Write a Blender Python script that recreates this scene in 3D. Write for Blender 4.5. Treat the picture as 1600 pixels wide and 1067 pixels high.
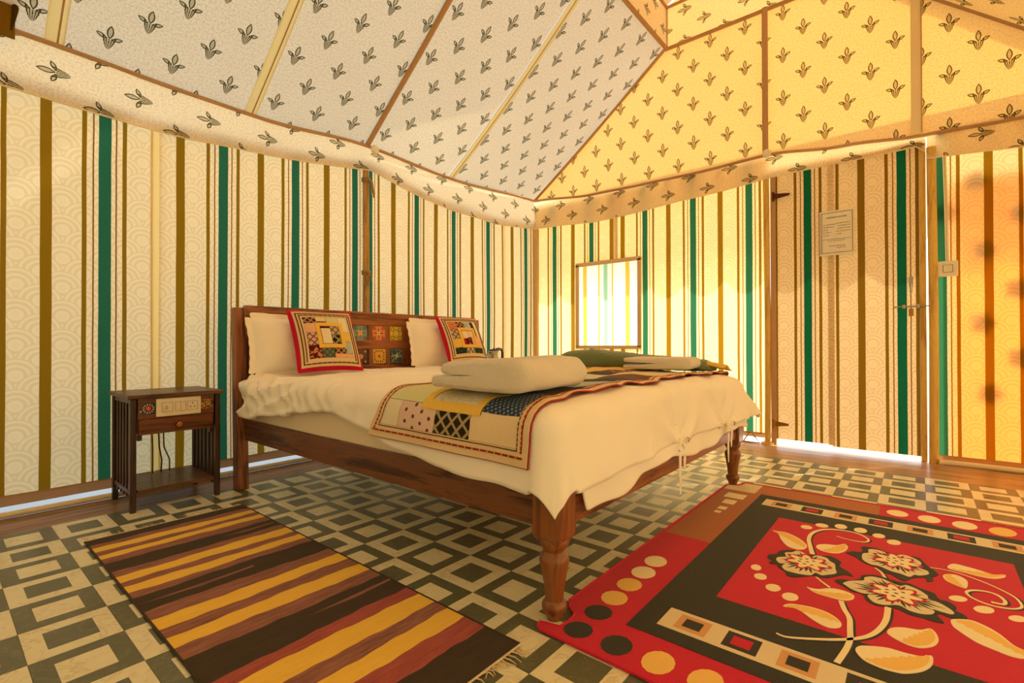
import bpy, bmesh, math, random, json
from mathutils import Vector, Matrix, noise
random.seed(7)
for o in list(bpy.data.objects): bpy.data.objects.remove(o)
scene = bpy.context.scene
C = scene.collection
PI = math.pi

# ---------------------------------------------------------------- camera
cam_d = bpy.data.cameras.new('camera'); cam = bpy.data.objects.new('camera', cam_d); C.objects.link(cam)
cam_d.sensor_fit = 'HORIZONTAL'; cam_d.sensor_width = 36.0; cam_d.lens = 763.3/1600*36.0
cam_d.clip_start = 0.02; cam_d.clip_end = 200
def aim(o, loc, yaw, pitch, roll):
    f = Vector((math.cos(yaw)*math.cos(pitch), math.sin(yaw)*math.cos(pitch), math.sin(pitch)))
    r = Vector((math.sin(yaw), -math.cos(yaw), 0)); u = r.cross(f)
    r2 = r*math.cos(roll)+u*math.sin(roll); u2 = -r*math.sin(roll)+u*math.cos(roll)
    m = Matrix((r2, u2, -f)).transposed().to_4x4(); m.translation = Vector(loc); o.matrix_world = m
aim(cam, (2.6988, -1.1239, 0.7915), 2.26419, 0.0063, -0.0019)
scene.camera = cam

# ---------------------------------------------------------------- light
SUN_DIR = Vector((0.50, 0.74, 0.45)).normalized()          # towards the sun
world = bpy.data.worlds.new('sky'); scene.world = world; world.use_nodes = True
wt = world.node_tree; wt.nodes.clear()
sky = wt.nodes.new('ShaderNodeTexSky'); sky.sky_type = 'NISHITA'; sky.sun_disc = False
sky.sun_elevation = math.asin(SUN_DIR.z); sky.sun_rotation = math.atan2(SUN_DIR.x, SUN_DIR.y)
sky.dust_density = 2.0; sky.altitude = 100
bg = wt.nodes.new('ShaderNodeBackground'); bg.inputs[1].default_value = 0.56
wo = wt.nodes.new('ShaderNodeOutputWorld')
wt.links.new(sky.outputs[0], bg.inputs[0]); wt.links.new(bg.outputs[0], wo.inputs[0])
sun_d = bpy.data.lights.new('sun', 'SUN'); sun_d.energy = 9.5; sun_d.angle = math.radians(1.2); sun_d.color = (1.0, 0.96, 0.80)
sun = bpy.data.objects.new('sun', sun_d); C.objects.link(sun); sun.location = (6, 9, 8)
sun.rotation_euler = SUN_DIR.to_track_quat('Z', 'Y').to_euler()
vs = scene.view_settings
scene.display_settings.display_device = 'sRGB'
vs.view_transform = 'Standard'; vs.look = 'None'; vs.gamma = 1.0; vs.use_curve_mapping = False
vs.exposure = 0.0
scene.cycles.max_bounces = 14; scene.cycles.diffuse_bounces = 7; scene.cycles.transmission_bounces = 10
scene.cycles.sample_clamp_indirect = 8.0

# ---------------------------------------------------------------- helpers
def lin(c):
    if isinstance(c, str):
        c = c.lstrip('#'); c = [int(c[i:i+2], 16)/255 for i in (0, 2, 4)]
    return tuple(x/12.92 if x <= 0.04045 else ((x+0.055)/1.055)**2.4 for x in c) + (1.0,)

class MB:
    def __init__(s): s.v = []; s.f = []; s.uv = {}
    def add(s, vs_, fs):
        n = len(s.v); s.v += [tuple(p) for p in vs_]; s.f += [tuple(i+n for i in f) for f in fs]; return s
    def box(s, x0, x1, y0, y1, z0, z1, M=None):
        p = [Vector((x, y, z)) for z in (z0, z1) for y in (y0, y1) for x in (x0, x1)]
        if M is not None: p = [M @ q for q in p]
        return s.add(p, [(0,2,3,1),(4,5,7,6),(0,1,5,4),(2,6,7,3),(0,4,6,2),(1,3,7,5)])
    def lathe(s, prof, seg=20, c=(0,0,0), M=None):
        vs_ = []; fs = []
        for r, z in prof:
            for k in range(seg):
                a = 2*PI*k/seg; p = Vector((c[0]+r*math.cos(a), c[1]+r*math.sin(a), c[2]+z)); vs_.append(M @ p if M is not None else p)
        for i in range(len(prof)-1):
            for k in range(seg):
                k2 = (k+1) % seg; fs.append((i*seg+k, i*seg+k2, (i+1)*seg+k2, (i+1)*seg+k))
        fs.append(tuple(range(seg))[::-1]); fs.append(tuple((len(prof)-1)*seg+k for k in range(seg)))
        return s.add(vs_, fs)
    def tube(s, path, r, seg=8, flat=1.0, up=None):
        path = [Vector(p) for p in path]; vs_ = []; fs = []; n = len(path)
        rs = r if isinstance(r, (list, tuple)) else [r]*n
        for i, p in enumerate(path):
            t = (path[min(i+1, n-1)]-path[max(i-1, 0)]).normalized()
            u = Vector(up) if up is not None else (Vector((0,0,1)) if abs(t.z) < .9 else Vector((1,0,0)))
            a = t.cross(u).normalized(); b = a.cross(t).normalized()
            for k in range(seg):
                w = 2*PI*k/seg; vs_.append(p + a*math.cos(w)*rs[i] + b*math.sin(w)*rs[i]*flat)
        for i in range(n-1):
            for k in range(seg):
                k2 = (k+1) % seg; fs.append((i*seg+k, i*seg+k2, (i+1)*seg+k2, (i+1)*seg+k))
        fs.append(tuple(range(seg))[::-1]); fs.append(tuple((n-1)*seg+k for k in range(seg)))
        return s.add(vs_, fs)
    def prism(s, poly, z0, z1):
        n = len(poly); vs_ = [(x, y, z0) for x, y in poly] + [(x, y, z1) for x, y in poly]
        return s.add(vs_, [tuple(range(n))[::-1], tuple(range(n, 2*n))] + [(i, (i+1) % n, n+(i+1) % n, n+i) for i in range(n)])
    def grid(s, fn, us, vs_, skip=None, uvfn=None):
        n0 = len(s.v); nu, nv = len(us), len(vs_)
        for v in vs_:
            for u in us: s.v.append(tuple(fn(u, v)))
        if uvfn:
            for j, v in enumerate(vs_):
                for i, u in enumerate(us): s.uv[n0+j*nu+i] = uvfn(u, v)
        for j in range(nv-1):
            for i in range(nu-1):
                if skip and skip((us[i]+us[i+1])/2, (vs_[j]+vs_[j+1])/2): continue
                s.f.append((n0+j*nu+i, n0+j*nu+i+1, n0+(j+1)*nu+i+1, n0+(j+1)*nu+i))
        return s
    def build(s, name, mat, parent=None, smooth=False, bevel=0, solid=0, sub=0, seg=2):
        me = bpy.data.meshes.new(name); me.from_pydata(s.v, [], s.f); me.validate()
        if s.uv:
            l = me.uv_layers.new(name='UVMap')
            for lp in me.loops: l.data[lp.index].uv = s.uv.get(lp.vertex_index, (0, 0))
        bm = bmesh.new(); bm.from_mesh(me); 
        if not s.uv: bmesh.ops.recalc_face_normals(bm, faces=bm.faces)
        if smooth:
            for f in bm.faces: f.smooth = True
            for e in bm.edges:
                if len(e.link_faces) == 2 and e.calc_face_angle(0) > 0.75: e.smooth = False
        bm.to_mesh(me); bm.free()
        if isinstance(mat, (list, tuple)):
            for m in mat: me.materials.append(m)
        else: me.materials.append(mat)
        o = bpy.data.objects.new(name, me); C.objects.link(o)
        if parent is not None: o.parent = parent
        if solid:
            md = o.modifiers.new('thick', 'SOLIDIFY'); md.thickness = solid; md.offset = -1
        if bevel:
            md = o.modifiers.new('bevel', 'BEVEL'); md.width = bevel; md.segments = seg; md.limit_method = 'ANGLE'; md.angle_limit = 0.6
        if sub:
            md = o.modifiers.new('sub', 'SUBSURF'); md.levels = sub; md.render_levels = sub
        return o
def tag(o, label=None, cat=None, group=None, kind=None):
    if label: o['label'] = label
    if cat: o['category'] = cat
    if group: o['group'] = group
    if kind: o['kind'] = kind
    return o
def empty(name, loc=(0,0,0), rot=(0,0,0)):
    o = bpy.data.objects.new(name, None); o.empty_display_size = .1; C.objects.link(o); o.location = loc; o.rotation_euler = rot; return o
def lerp(tab, x):
    if x <= tab[0][0]: return tab[0][1]
    for (a, b), (c, d) in zip(tab, tab[1:]):
        if x <= c:
            t = (x-a)/(c-a); t = t*t*(3-2*t) if len(tab) > 2 else t; return b+(d-b)*t
    return tab[-1][1]
def lin_lerp(tab, x):
    if x <= tab[0][0]: return tab[0][1]
    for (a, b), (c, d) in zip(tab, tab[1:]):
        if x <= c: return b+(d-b)*(x-a)/(c-a)
    return tab[-1][1]
def frange(a, b, n): return [a+(b-a)*i/n for i in range(n+1)]

# ---------------------------------------------------------------- node expressions
class Sh:
    """A material whose pattern is written as arithmetic on sockets."""
    def __init__(s, name):
        s.m = bpy.data.materials.new(name); s.m.use_nodes = True; s.t = s.m.node_tree; s.t.nodes.clear()
        s.out = s.t.nodes.new('ShaderNodeOutputMaterial')
    def n(s, typ, **kw):
        x = s.t.nodes.new(typ)
        for k, v in kw.items(): setattr(x, k, v)
        return x
    def put(s, sock, v):
        if isinstance(v, X): s.t.links.new(v.s, sock)
        elif hasattr(v, 'is_output'): s.t.links.new(v, sock)
        else: sock.default_value = v
    def math(s, op, a, b=None, c=None, clamp=False):
        x = s.n('ShaderNodeMath', operation=op); x.use_clamp = clamp
        s.put(x.inputs[0], a)
        if b is not None: s.put(x.inputs[1], b)
        if c is not None: s.put(x.inputs[2], c)
        return X(s, x.outputs[0])
    def coords(s, kind='Object', scale=(1,1,1), rot=(0,0,0), loc=(0,0,0)):
        tc = s.n('ShaderNodeTexCoord'); mp = s.n('ShaderNodeMapping')
        mp.inputs['Scale'].default_value = scale; mp.inputs['Rotation'].default_value = rot; mp.inputs['Location'].default_value = loc
        s.t.links.new(tc.outputs[kind], mp.inputs[0]); return mp.outputs[0]
    def xyz(s, sock):
        x = s.n('ShaderNodeSeparateXYZ'); s.t.links.new(sock, x.inputs[0]); return [X(s, o) for o in x.outputs]
    def noise(s, vec, scale=5, detail=3, rough=.5, dist=0):
        x = s.n('ShaderNodeTexNoise'); x.inputs['Scale'].default_value = scale; x.inputs['Detail'].default_value = detail
        x.inputs['Roughness'].default_value = rough; x.inputs['Distortion'].default_value = dist
        s.t.links.new(vec, x.inputs['Vector']); return X(s, x.outputs['Fac'])
    def ramp(s, fac, stops):
        x = s.n('ShaderNodeValToRGB'); s.put(x.inputs[0], fac); e = x.color_ramp.elements
        while len(e) < len(stops): e.new(.5)
        for el, (p, c) in zip(e, stops): el.position = p; el.color = lin(c)
        return x.outputs[0]
    def mix(s, f, a, b, mode='MIX'):
        x = s.n('ShaderNodeMix', data_type='RGBA', blend_type=mode); x.clamp_factor = True
        s.put(x.inputs[0], f)
        for sock, v in ((x.inputs[6], a), (x.inputs[7], b)):
            s.put(sock, lin(v) if isinstance(v, str) else v)
        return x.outputs[2]
    def bump(s, h, strength=.3, dist=.01):
        x = s.n('ShaderNodeBump'); x.inputs['Strength'].default_value = strength; x.inputs['Distance'].default_value = dist
        s.put(x.inputs['Height'], h); return x.outputs[0]
    def finish(s, color, rough=.8, normal=None, metal=0, spec=.4, sheen=0, coat=0):
        p = s.n('ShaderNodeBsdfPrincipled'); s.put(p.inputs['Base Color'], lin(color) if isinstance(color, str) else color)
        s.put(p.inputs['Roughness'], rough); p.inputs['Metallic'].default_value = metal; p.inputs['Specular IOR Level'].default_value = spec
        p.inputs['Sheen Weight'].default_value = sheen; p.inputs['Coat Weight'].default_value = coat; p.inputs['Coat Roughness'].default_value = .15
        if normal is not None: s.t.links.new(normal, p.inputs['Normal'])
        s.t.links.new(p.outputs[0], s.out.inputs[0]); return s.m
    def cloth(s, color, trans=.4, tint=None, normal=None):
        """thin fabric: reflects diffusely and lets light through diffusely"""
        color = lin(color) if isinstance(color, str) else color
        d = s.n('ShaderNodeBsdfDiffuse'); t = s.n('ShaderNodeBsdfTranslucent'); mx = s.n('ShaderNodeMixShader')
        s.put(d.inputs[0], color); s.put(t.inputs[0], color if tint is None else s.mix(1.0, color, tint, 'MULTIPLY'))
        s.put(mx.inputs[0], trans)
        if normal is not None: s.t.links.new(normal, d.inputs['Normal'])
        s.t.links.new(d.outputs[0], mx.inputs[1]); s.t.links.new(t.outputs[0], mx.inputs[2]); s.t.links.new(mx.outputs[0], s.out.inputs[0]); return s.m
class X:
    def __init__(s, sh, sock): s.sh = sh; s.s = sock
    def __add__(a, b): return a.sh.math('ADD', a, b)
    __radd__ = __add__
    def __sub__(a, b): return a.sh.math('SUBTRACT', a, b)
    def __rsub__(a, b): return a.sh.math('SUBTRACT', b, a)
    def __mul__(a, b): return a.sh.math('MULTIPLY', a, b)
    __rmul__ = __mul__
    def __truediv__(a, b): return a.sh.math('DIVIDE', a, b)
    def __lt__(a, b): return a.sh.math('LESS_THAN', a, b)
    def __gt__(a, b): return a.sh.math('GREATER_THAN', a, b)
    def abs(a): return a.sh.math('ABSOLUTE', a)
    def fract(a): return a.sh.math('FRACT', a)
    def floor(a): return a.sh.math('FLOOR', a)
    def sqrt(a): return a.sh.math('SQRT', a)
    def sin(a): return a.sh.math('SINE', a)
    def cos(a): return a.sh.math('COSINE', a)
    def min(a, b): return a.sh.math('MINIMUM', a, b)
    def max(a, b): return a.sh.math('MAXIMUM', a, b)
    def near(a, c, w): return a.sh.math('COMPARE', a, c, w)
    def atan2(a, b): return a.sh.math('ARCTAN2', a, b)
    def sel(f, a, b): return f*a + (1-f)*b          # f ? a : b

# ---------------------------------------------------------------- materials
def uv_of(sh):
    tc = sh.n('ShaderNodeTexCoord'); return tc.outputs['UV']
def leaf_sdf(x, y, cx, cy, ang, ln, wd):
    """pointed leaf: negative inside"""
    c, s_ = math.cos(ang), math.sin(ang)
    xl = ((x-cx)*c + (y-cy)*s_)/ln; yl = ((y-cy)*c - (x-cx)*s_)/wd
    return yl.abs() + xl*xl - 1.0
def motif_mask(sh, u, v):
    """half-drop lattice of a printed three-petalled bud; returns (line mask, fill mask)"""
    col = (u/0.14).floor(); odd = (col*0.5).fract()*2.0
    lu = ((u/0.14).fract() - 0.5)*0.14; lv = (((v + odd*0.17)/0.34).fract() - 0.5)*0.34
    lv = lv*0.94; ua = lu.abs()
    top = leaf_sdf(ua, lv, 0.0, 0.030, PI/2, 0.031, 0.0115)
    side = leaf_sdf(ua, lv, 0.032, 0.004, 0.38, 0.021, 0.0080)
    # the cup: ribs that fan out upwards from a rounded base
    wid = (((lv + 0.056)/0.050).max(0.0001)).sqrt(); q = ua/wid + (lv*380.0).sin()*0.0009
    inside = (lv > -0.056)*(lv < (ua*0.55 - 0.006))
    rib = (q.near(0.0225, 0.0032)).max(q.near(0.0115, 0.0021)).max(q.near(0.0, 0.0021))
    rim = ((lv - ua*0.55 + 0.007).abs() < 0.0022)*(q < 0.0235)*(ua > 0.008)
    ln = (top.near(0.0, 0.25)).max(side.near(0.0, 0.32)).max(rib*inside).max(rim)
    fill = ((top.min(side)) < 0.0).max(inside*(q < 0.0225))
    return ln, fill
def print_cloth(name, base, trans, tint, inkc='#34300e'):
    sh = Sh(name); uv = uv_of(sh); u, v, _ = sh.xyz(uv)
    ln, fill = motif_mask(sh, u, v)
    nz = sh.noise(uv, 90, 2, .6); big = sh.noise(uv, 1.6, 3, .5)
    col = sh.mix((nz-0.42)*2.0, base, '#c9b48e'); col = sh.mix((big-0.35)*0.15, col, '#d0bc98')
    col = sh.mix(fill*0.5, col, '#8a7a34'); col = sh.mix(ln*0.95, col, inkc)
    return sh.cloth(col, trans, tint)
def striped_cloth(name, base, scale_c, olive, green, brown, trans, tint=None, per=0.455, arcs=True, dim=None):
    sh = Sh(name); uv = uv_of(sh); u, v, _ = sh.xyz(uv)
    nz0 = sh.noise(uv, 2.2, 2, .5); u2 = u + (nz0-0.5)*0.006
    a = ((u2/per + 0.5).fract() - 0.5).abs()*per
    col = sh.mix(0.0, base, base)
    if arcs:
        W, h, R = 0.165, 0.072, 0.0825
        def row(k):
            off = (k*0.5).fract()*W          # odd rows shifted by half a scale
            dx = (((u + off)/W).fract() - 0.5)*W; dy = v - k*h
            return (dx*dx + dy*dy).sqrt()
        k0 = (v/h).floor(); ra = row(k0-1.0); rb = row(k0); rc = row(k0+1.0)
        r = (ra < R).sel(ra, (rb < R).sel(rb, rc))/R
        ring = ((r*3.4 + 0.1).fract() - 0.5).abs() < 0.27
        inner = r < 0.28
        wv = sh.noise(uv, 260, 1, .5)
        col = sh.mix(ring*(0.25 + wv*0.3), base, scale_c); col = sh.mix(inner*0.8, col, base)
    wide = (a - per/2).abs() < 0.0215; med = a.near(0.083, 0.0095); thin = a.near(0.047, 0.0032); gr = a < 0.026
    weave = sh.noise(uv, 300, 1, .5)
    ol = sh.mix(weave*0.4, olive, '#5b4300')
    col = sh.mix(wide.max(med), col, ol); col = sh.mix(thin, col, brown); col = sh.mix(gr, col, green)
    b = sh.bump(weave, .12, .002)
    return sh.cloth(col, trans, tint, b)
def plain_cloth(name, base, trans=.3, tint=None, var=.15):
    sh = Sh(name); v = sh.coords('Object'); n = sh.noise(v, 60, 2); n2 = sh.noise(v, 4, 3)
    return sh.cloth(sh.mix(n2*var, sh.mix(n*var, base, '#7c6035'), '#a5824a'), trans, tint)
def fabric(name, base, dark=None, rough=.95, scale=220, sheen=.2, bump=.25, soft=3):
    sh = Sh(name); v = sh.coords('Object'); n = sh.noise(v, scale, 2, .6); n2 = sh.noise(v, soft, 3)
    col = sh.mix(n*.35 + n2*.25, base, dark or base)
    return sh.finish(col, rough, sh.bump(n, bump, .004), sheen=sheen, spec=.1)
def wood(name, a, b, c, axis='x', rough=.38, scale=1.0, coat=.15):
    sh = Sh(name); sc = {'x': (1.2, 14, 14), 'y': (14, 1.2, 14), 'z': (14, 14, 1.2)}[axis]
    v = sh.coords('Object', tuple(k*scale for k in sc)); n = sh.noise(v, 1.6, 5, .62, .9); n2 = sh.noise(v, 9, 3, .6)
    col = sh.ramp(n*.8 + n2*.22, [(.28, a), (.48, b), (.62, c), (.78, a)])
    return sh.finish(col, rough, sh.bump(n2, .12, .003), coat=coat)
def plain(name, c, rough=.5, metal=0, spec=.4, coat=0):
    sh = Sh(name); v = sh.coords('Object'); n = sh.noise(v, 40, 3)
    d = lin(c)[:3]; dk = tuple(x*.82 for x in d)+(1,)
    return sh.finish(sh.mix(n*.6, lin(c), dk), rough, None, metal, spec, coat=coat)

M = {}
TINT = lin('#ffdf9a')
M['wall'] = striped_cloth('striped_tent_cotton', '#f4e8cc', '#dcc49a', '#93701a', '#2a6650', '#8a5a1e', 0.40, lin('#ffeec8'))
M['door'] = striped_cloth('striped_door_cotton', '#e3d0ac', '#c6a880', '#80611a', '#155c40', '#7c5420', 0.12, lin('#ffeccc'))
M['pane'] = striped_cloth('sheer_window_cotton', '#fffbf0', '#fff3dc', '#e0bc55', '#86b59b', '#d9b76a', 0.50, lin('#fffaf0'), 0.485, False)
M['roof'] = print_cloth('printed_roof_cotton', '#f4ead2', 0.38, lin('#fff2d8'))
M['gable'] = print_cloth('printed_gable_cotton', '#f0e8d8', 0.165, lin('#ffc868'), '#3a3208')
M['valance'] = print_cloth('printed_valance_cotton', '#efe4cc', 0.48, lin('#fff0d4'))
M['orange'] = plain_cloth('orange_outer_cotton', '#f7a548', 0.72, None, .05)
M['lroof'] = plain_cloth('pale_orange_top_cotton', '#f2b878', 0.30, None, .05)
M['flycloth'] = plain_cloth('cream_fly_cotton', '#f6ecd0', 0.45, None, .1)
M['piping'] = plain_cloth('brown_piping_cotton', '#cda882', 0.18)
M['frametape'] = plain('tan_frame_tape', '#e6c9a0', .8, spec=.1)
M['seamlit'] = plain_cloth('plain_seam_cotton', '#f6e6bc', 0.42, lin('#ffe2a0'), .05)
M['seam'] = plain_cloth('doubled_seam_cotton', '#fbeec8', 0.12, lin('#ffe8b8'), .05)
M['band'] = print_cloth('printed_lantern_cotton', '#efe4cc', 0.16, lin('#ffdc94'))
M['hem'] = plain_cloth('brown_hem_cotton', '#b08a62', 0.12)
M['sleeve'] = plain_cloth('pole_sleeve_cotton', '#e8c88e', 0.25)
M['strap'] = plain_cloth('olive_strap_cotton', '#7a5a0c', 0.15)
M['strap_dark'] = plain_cloth('dark_strap_binding', '#241c08', 0.05)
M['rope'] = fabric('cotton_rope', '#a98a5c', '#6d5431', scale=400)
M['polewood'] = wood('bamboo_pole', '#a87a34', '#c59a52', '#8c6226', 'z', .45)
M['poleyellow'] = wood('yellow_painted_pole', '#caa243', '#dcb75a', '#b98c30', 'z', .4)
M['pvc'] = plain('cream_plastic_pipe', '#e6d6ae', .4)
M['wooda'] = wood('sheesham_wood_along_x', '#5e3a22', '#7c4e2e', '#38200f', 'x')
M['woody'] = wood('sheesham_wood_along_y', '#8a5232', '#a6663c', '#5a3420', 'y')
M['woodz'] = wood('sheesham_wood_along_z', '#7e4a2a', '#9c5e36', '#4a2816', 'z')
M['legwood'] = wood('turned_leg_wood', '#74421f', '#925a30', '#5a3018', 'z', .32, .7, .3)
M['nswoody'] = wood('dark_walnut_along_y', '#543820', '#6e4a2c', '#362312', 'y', .48)
M['nswoodz'] = wood('dark_walnut_along_z', '#2f1a0d', '#452714', '#1c0f07', 'z', .4)
M['nsfront'] = wood('reddish_drawer_wood', '#5a3016', '#75421e', '#3a1c0c', 'y', .35)
M['floorwood'] = wood('printed_wood_vinyl', '#8d6c44', '#a98458', '#6f5230', 'y', .45, .8, .1)
M['floorwoodx'] = wood('printed_wood_vinyl_across', '#a07a4c', '#b88e5c', '#86643a', 'x', .45, .8, .1)
def marble(name, base, vein, rough):
    sh = Sh(name); v = sh.coords('Object'); geo = sh.n('ShaderNodeNewGeometry'); n = sh.noise(geo.outputs['Position'], 7, 5, .62, 1.2)
    n2 = sh.noise(geo.outputs['Position'], 26, 4, .65)
    vein_m = n.near(.5, .012)
    col = sh.mix(n2*.5, base, vein); col = sh.mix(vein_m*.5, col, vein)
    return sh.finish(col, rough, None, spec=.5)
M['tile_light'] = marble('cream_marble_vinyl', '#efeed2', '#c8b890', .34)
M['tile_dark'] = marble('dark_green_marble_vinyl', '#565a48', '#7c7e68', .32)
M['white'] = fabric('white_cotton', '#f8f5ec', '#eee8da', scale=500, bump=.1)
M['sheet'] = fabric('cream_sheet', '#efe4cc', '#e4d4b4', scale=500, bump=.1)
M['towel'] = fabric('white_terry', '#ece6da', '#d4c8b2', scale=330, bump=.9, sheen=.4)
M['green'] = fabric('green_quilted_satin', '#76845c', '#4c583a', scale=90, rough=.6, bump=.3)
M['steel'] = plain('brushed_steel', '#b9b2a4', .28, .9)
M['brass'] = plain('brass', '#c08a3a', .3, .9)
M['rust'] = plain('rusty_iron', '#5c2a16', .7, .3)
M['black'] = plain('black_plastic', '#15130f', .35)
M['plastic'] = plain('white_plastic', '#ece4d0', .35)
M['ink'] = plain('printed_ink', '#4a4a40', .8)
M['paper'] = plain('paper', '#efe9d8', .75)
M['cable'] = plain('brown_cable', '#4a2612', .6)
M['sand'] = fabric('pale_sand_ground', '#efe6d4', '#d8c8a8', scale=30, sheen=0)
def rugm(n, c, d): return fabric(n, c, d, .98, 260, .15, .5, 6)
def heather(n, c, d, amt):
    sh = Sh(n); a = sh.noise(sh.coords('Object', (260, 14, 1)), 1, 3, .7); b = sh.noise(sh.coords('Object', (60, 7, 1)), 1, 3, .6); f = sh.noise(sh.coords('Object'), 420, 2)
    return sh.finish(sh.mix((a*.7+b*.7-.42)*amt, c, d), .97, sh.bump(f, .5, .004), sheen=.1, spec=.1)
M['r_red'] = rugm('rug_red', '#d42044', '#b01836'); M['r_black'] = rugm('rug_black', '#2e302c', '#403f38')
M['r_brown'] = rugm('rug_brown', '#b87248', '#9c5c36'); M['r_beige'] = rugm('rug_beige', '#e8dcbc', '#d6c49c')
M['r_cream'] = rugm('rug_cream', '#f8ecc8', '#f0dca4'); M['r_gold'] = rugm('rug_gold', '#f4cc74', '#eab858'); M['r_orange'] = rugm('rug_orange', '#dca878', '#cc9460')
M['d_dark'] = heather('dhurrie_dark', '#483c30', '#2e251c', 1.2); M['d_gold'] = heather('dhurrie_gold', '#f6d05a', '#e4ae38', 1.0)
M['d_rust'] = heather('dhurrie_rust', '#b47a6c', '#5a3a32', 1.7); M['d_red'] = heather('dhurrie_red', '#c0605c', '#743a36', 1.5); M['fringe'] = rugm('cotton_fringe', '#e0d0b0', '#c0a880')
def patchm(name, base, ink=None, kind='plain', sc=40):
    sh = Sh(name); vec = uv_of(sh); x, y, _ = sh.xyz(vec); n = sh.noise(sh.coords('Object'), 300, 2)
    col = sh.mix(n*.25, base, '#5a4020')
    if kind == 'dots':
        a = (x*sc).fract()-.5; b = (y*sc + ((x*sc).floor()*.5)).fract()-.5; m = (a*a+b*b) < .03; col = sh.mix(m, col, ink)
    elif kind == 'lattice':
        p = ((x+y)*sc).fract()-.5; q = ((x-y)*sc).fract()-.5; m = (p.abs() < .13).max(q.abs() < .13); col = sh.mix(m*.85, col, ink)
    elif kind == 'weave':
        p = ((x+y*.6)*sc).fract()-.5; q = ((y-x*.6)*sc).fract()-.5; m = (p*p+q*q) < .07; col = sh.mix(m*.9, col, ink)
    elif kind == 'floral':
        w = sh.noise(sh.coords('Object'), sc*2.2, 2, .5, .6); m = w > .56; col = sh.mix(m*.9, col, ink)
    return sh.finish(col, .95, sh.bump(n, .2, .003), spec=.1, sheen=.1)
P = dict(
 pink=patchm('patch_pink', '#e8ccc0', '#6a4038', 'dots', 26), black=patchm('patch_black', '#1d1a12', '#b3a57c', 'lattice', 20),
 cream=patchm('patch_cream', '#f0dcb4'), blue=patchm('patch_blue', '#1f3a5c', '#8aa6bd', 'weave', 62), pale=patchm('patch_pale_green', '#d9dca8'),
 yellow=patchm('patch_yellow', '#f2cc5c'), lace=patchm('patch_lace', '#e8e4cc', '#cfc29c', 'floral', 40), dark=patchm('patch_dark_brown', '#3a2a18', '#57432a', 'floral', 30),
 sky=patchm('patch_light_blue', '#b8c8c4', '#9aa8a4', 'floral', 20), navy=patchm('patch_navy', '#23262c', '#42464c', 'dots', 40), brown=patchm('patch_brown', '#6a421e'),
 maroon=patchm('patch_maroon', '#5a0d12', '#c9866a', 'floral', 22), mauve=patchm('patch_mauve', '#dcb8a8', '#5a2f2a', 'lattice', 26), teal=patchm('patch_teal', '#6f7a68', '#39443a', 'lattice', 30),
 grey=patchm('patch_grey', '#c8b8a0', '#4a3a30', 'lattice', 24), green=patchm('patch_green', '#15301e', '#3f6a4a', 'floral', 30), peach=patchm('patch_peach', '#eebc98'),
 salmon=patchm('patch_salmon', '#d9885c', '#a0402c', 'dots', 34), coffee=patchm('patch_coffee', '#3c2018', '#c59a7a', 'lattice', 28), white=patchm('patch_offwhite', '#f0e8cc'))
M['tape'] = patchm('border_tape', '#e8d2a8'); M['tapered'] = patchm('border_red_braid', '#9c2414', '#e8b070', 'dots', 70); M['crimson'] = fabric('crimson_cotton', '#c8143c', '#a00e2c')
M['runred'] = fabric('deep_red_edging', '#b0182e', '#8c1224')
M['tapedark'] = patchm('border_brown_braid', '#5c2a14', '#d99a5c', 'dots', 70)
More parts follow.
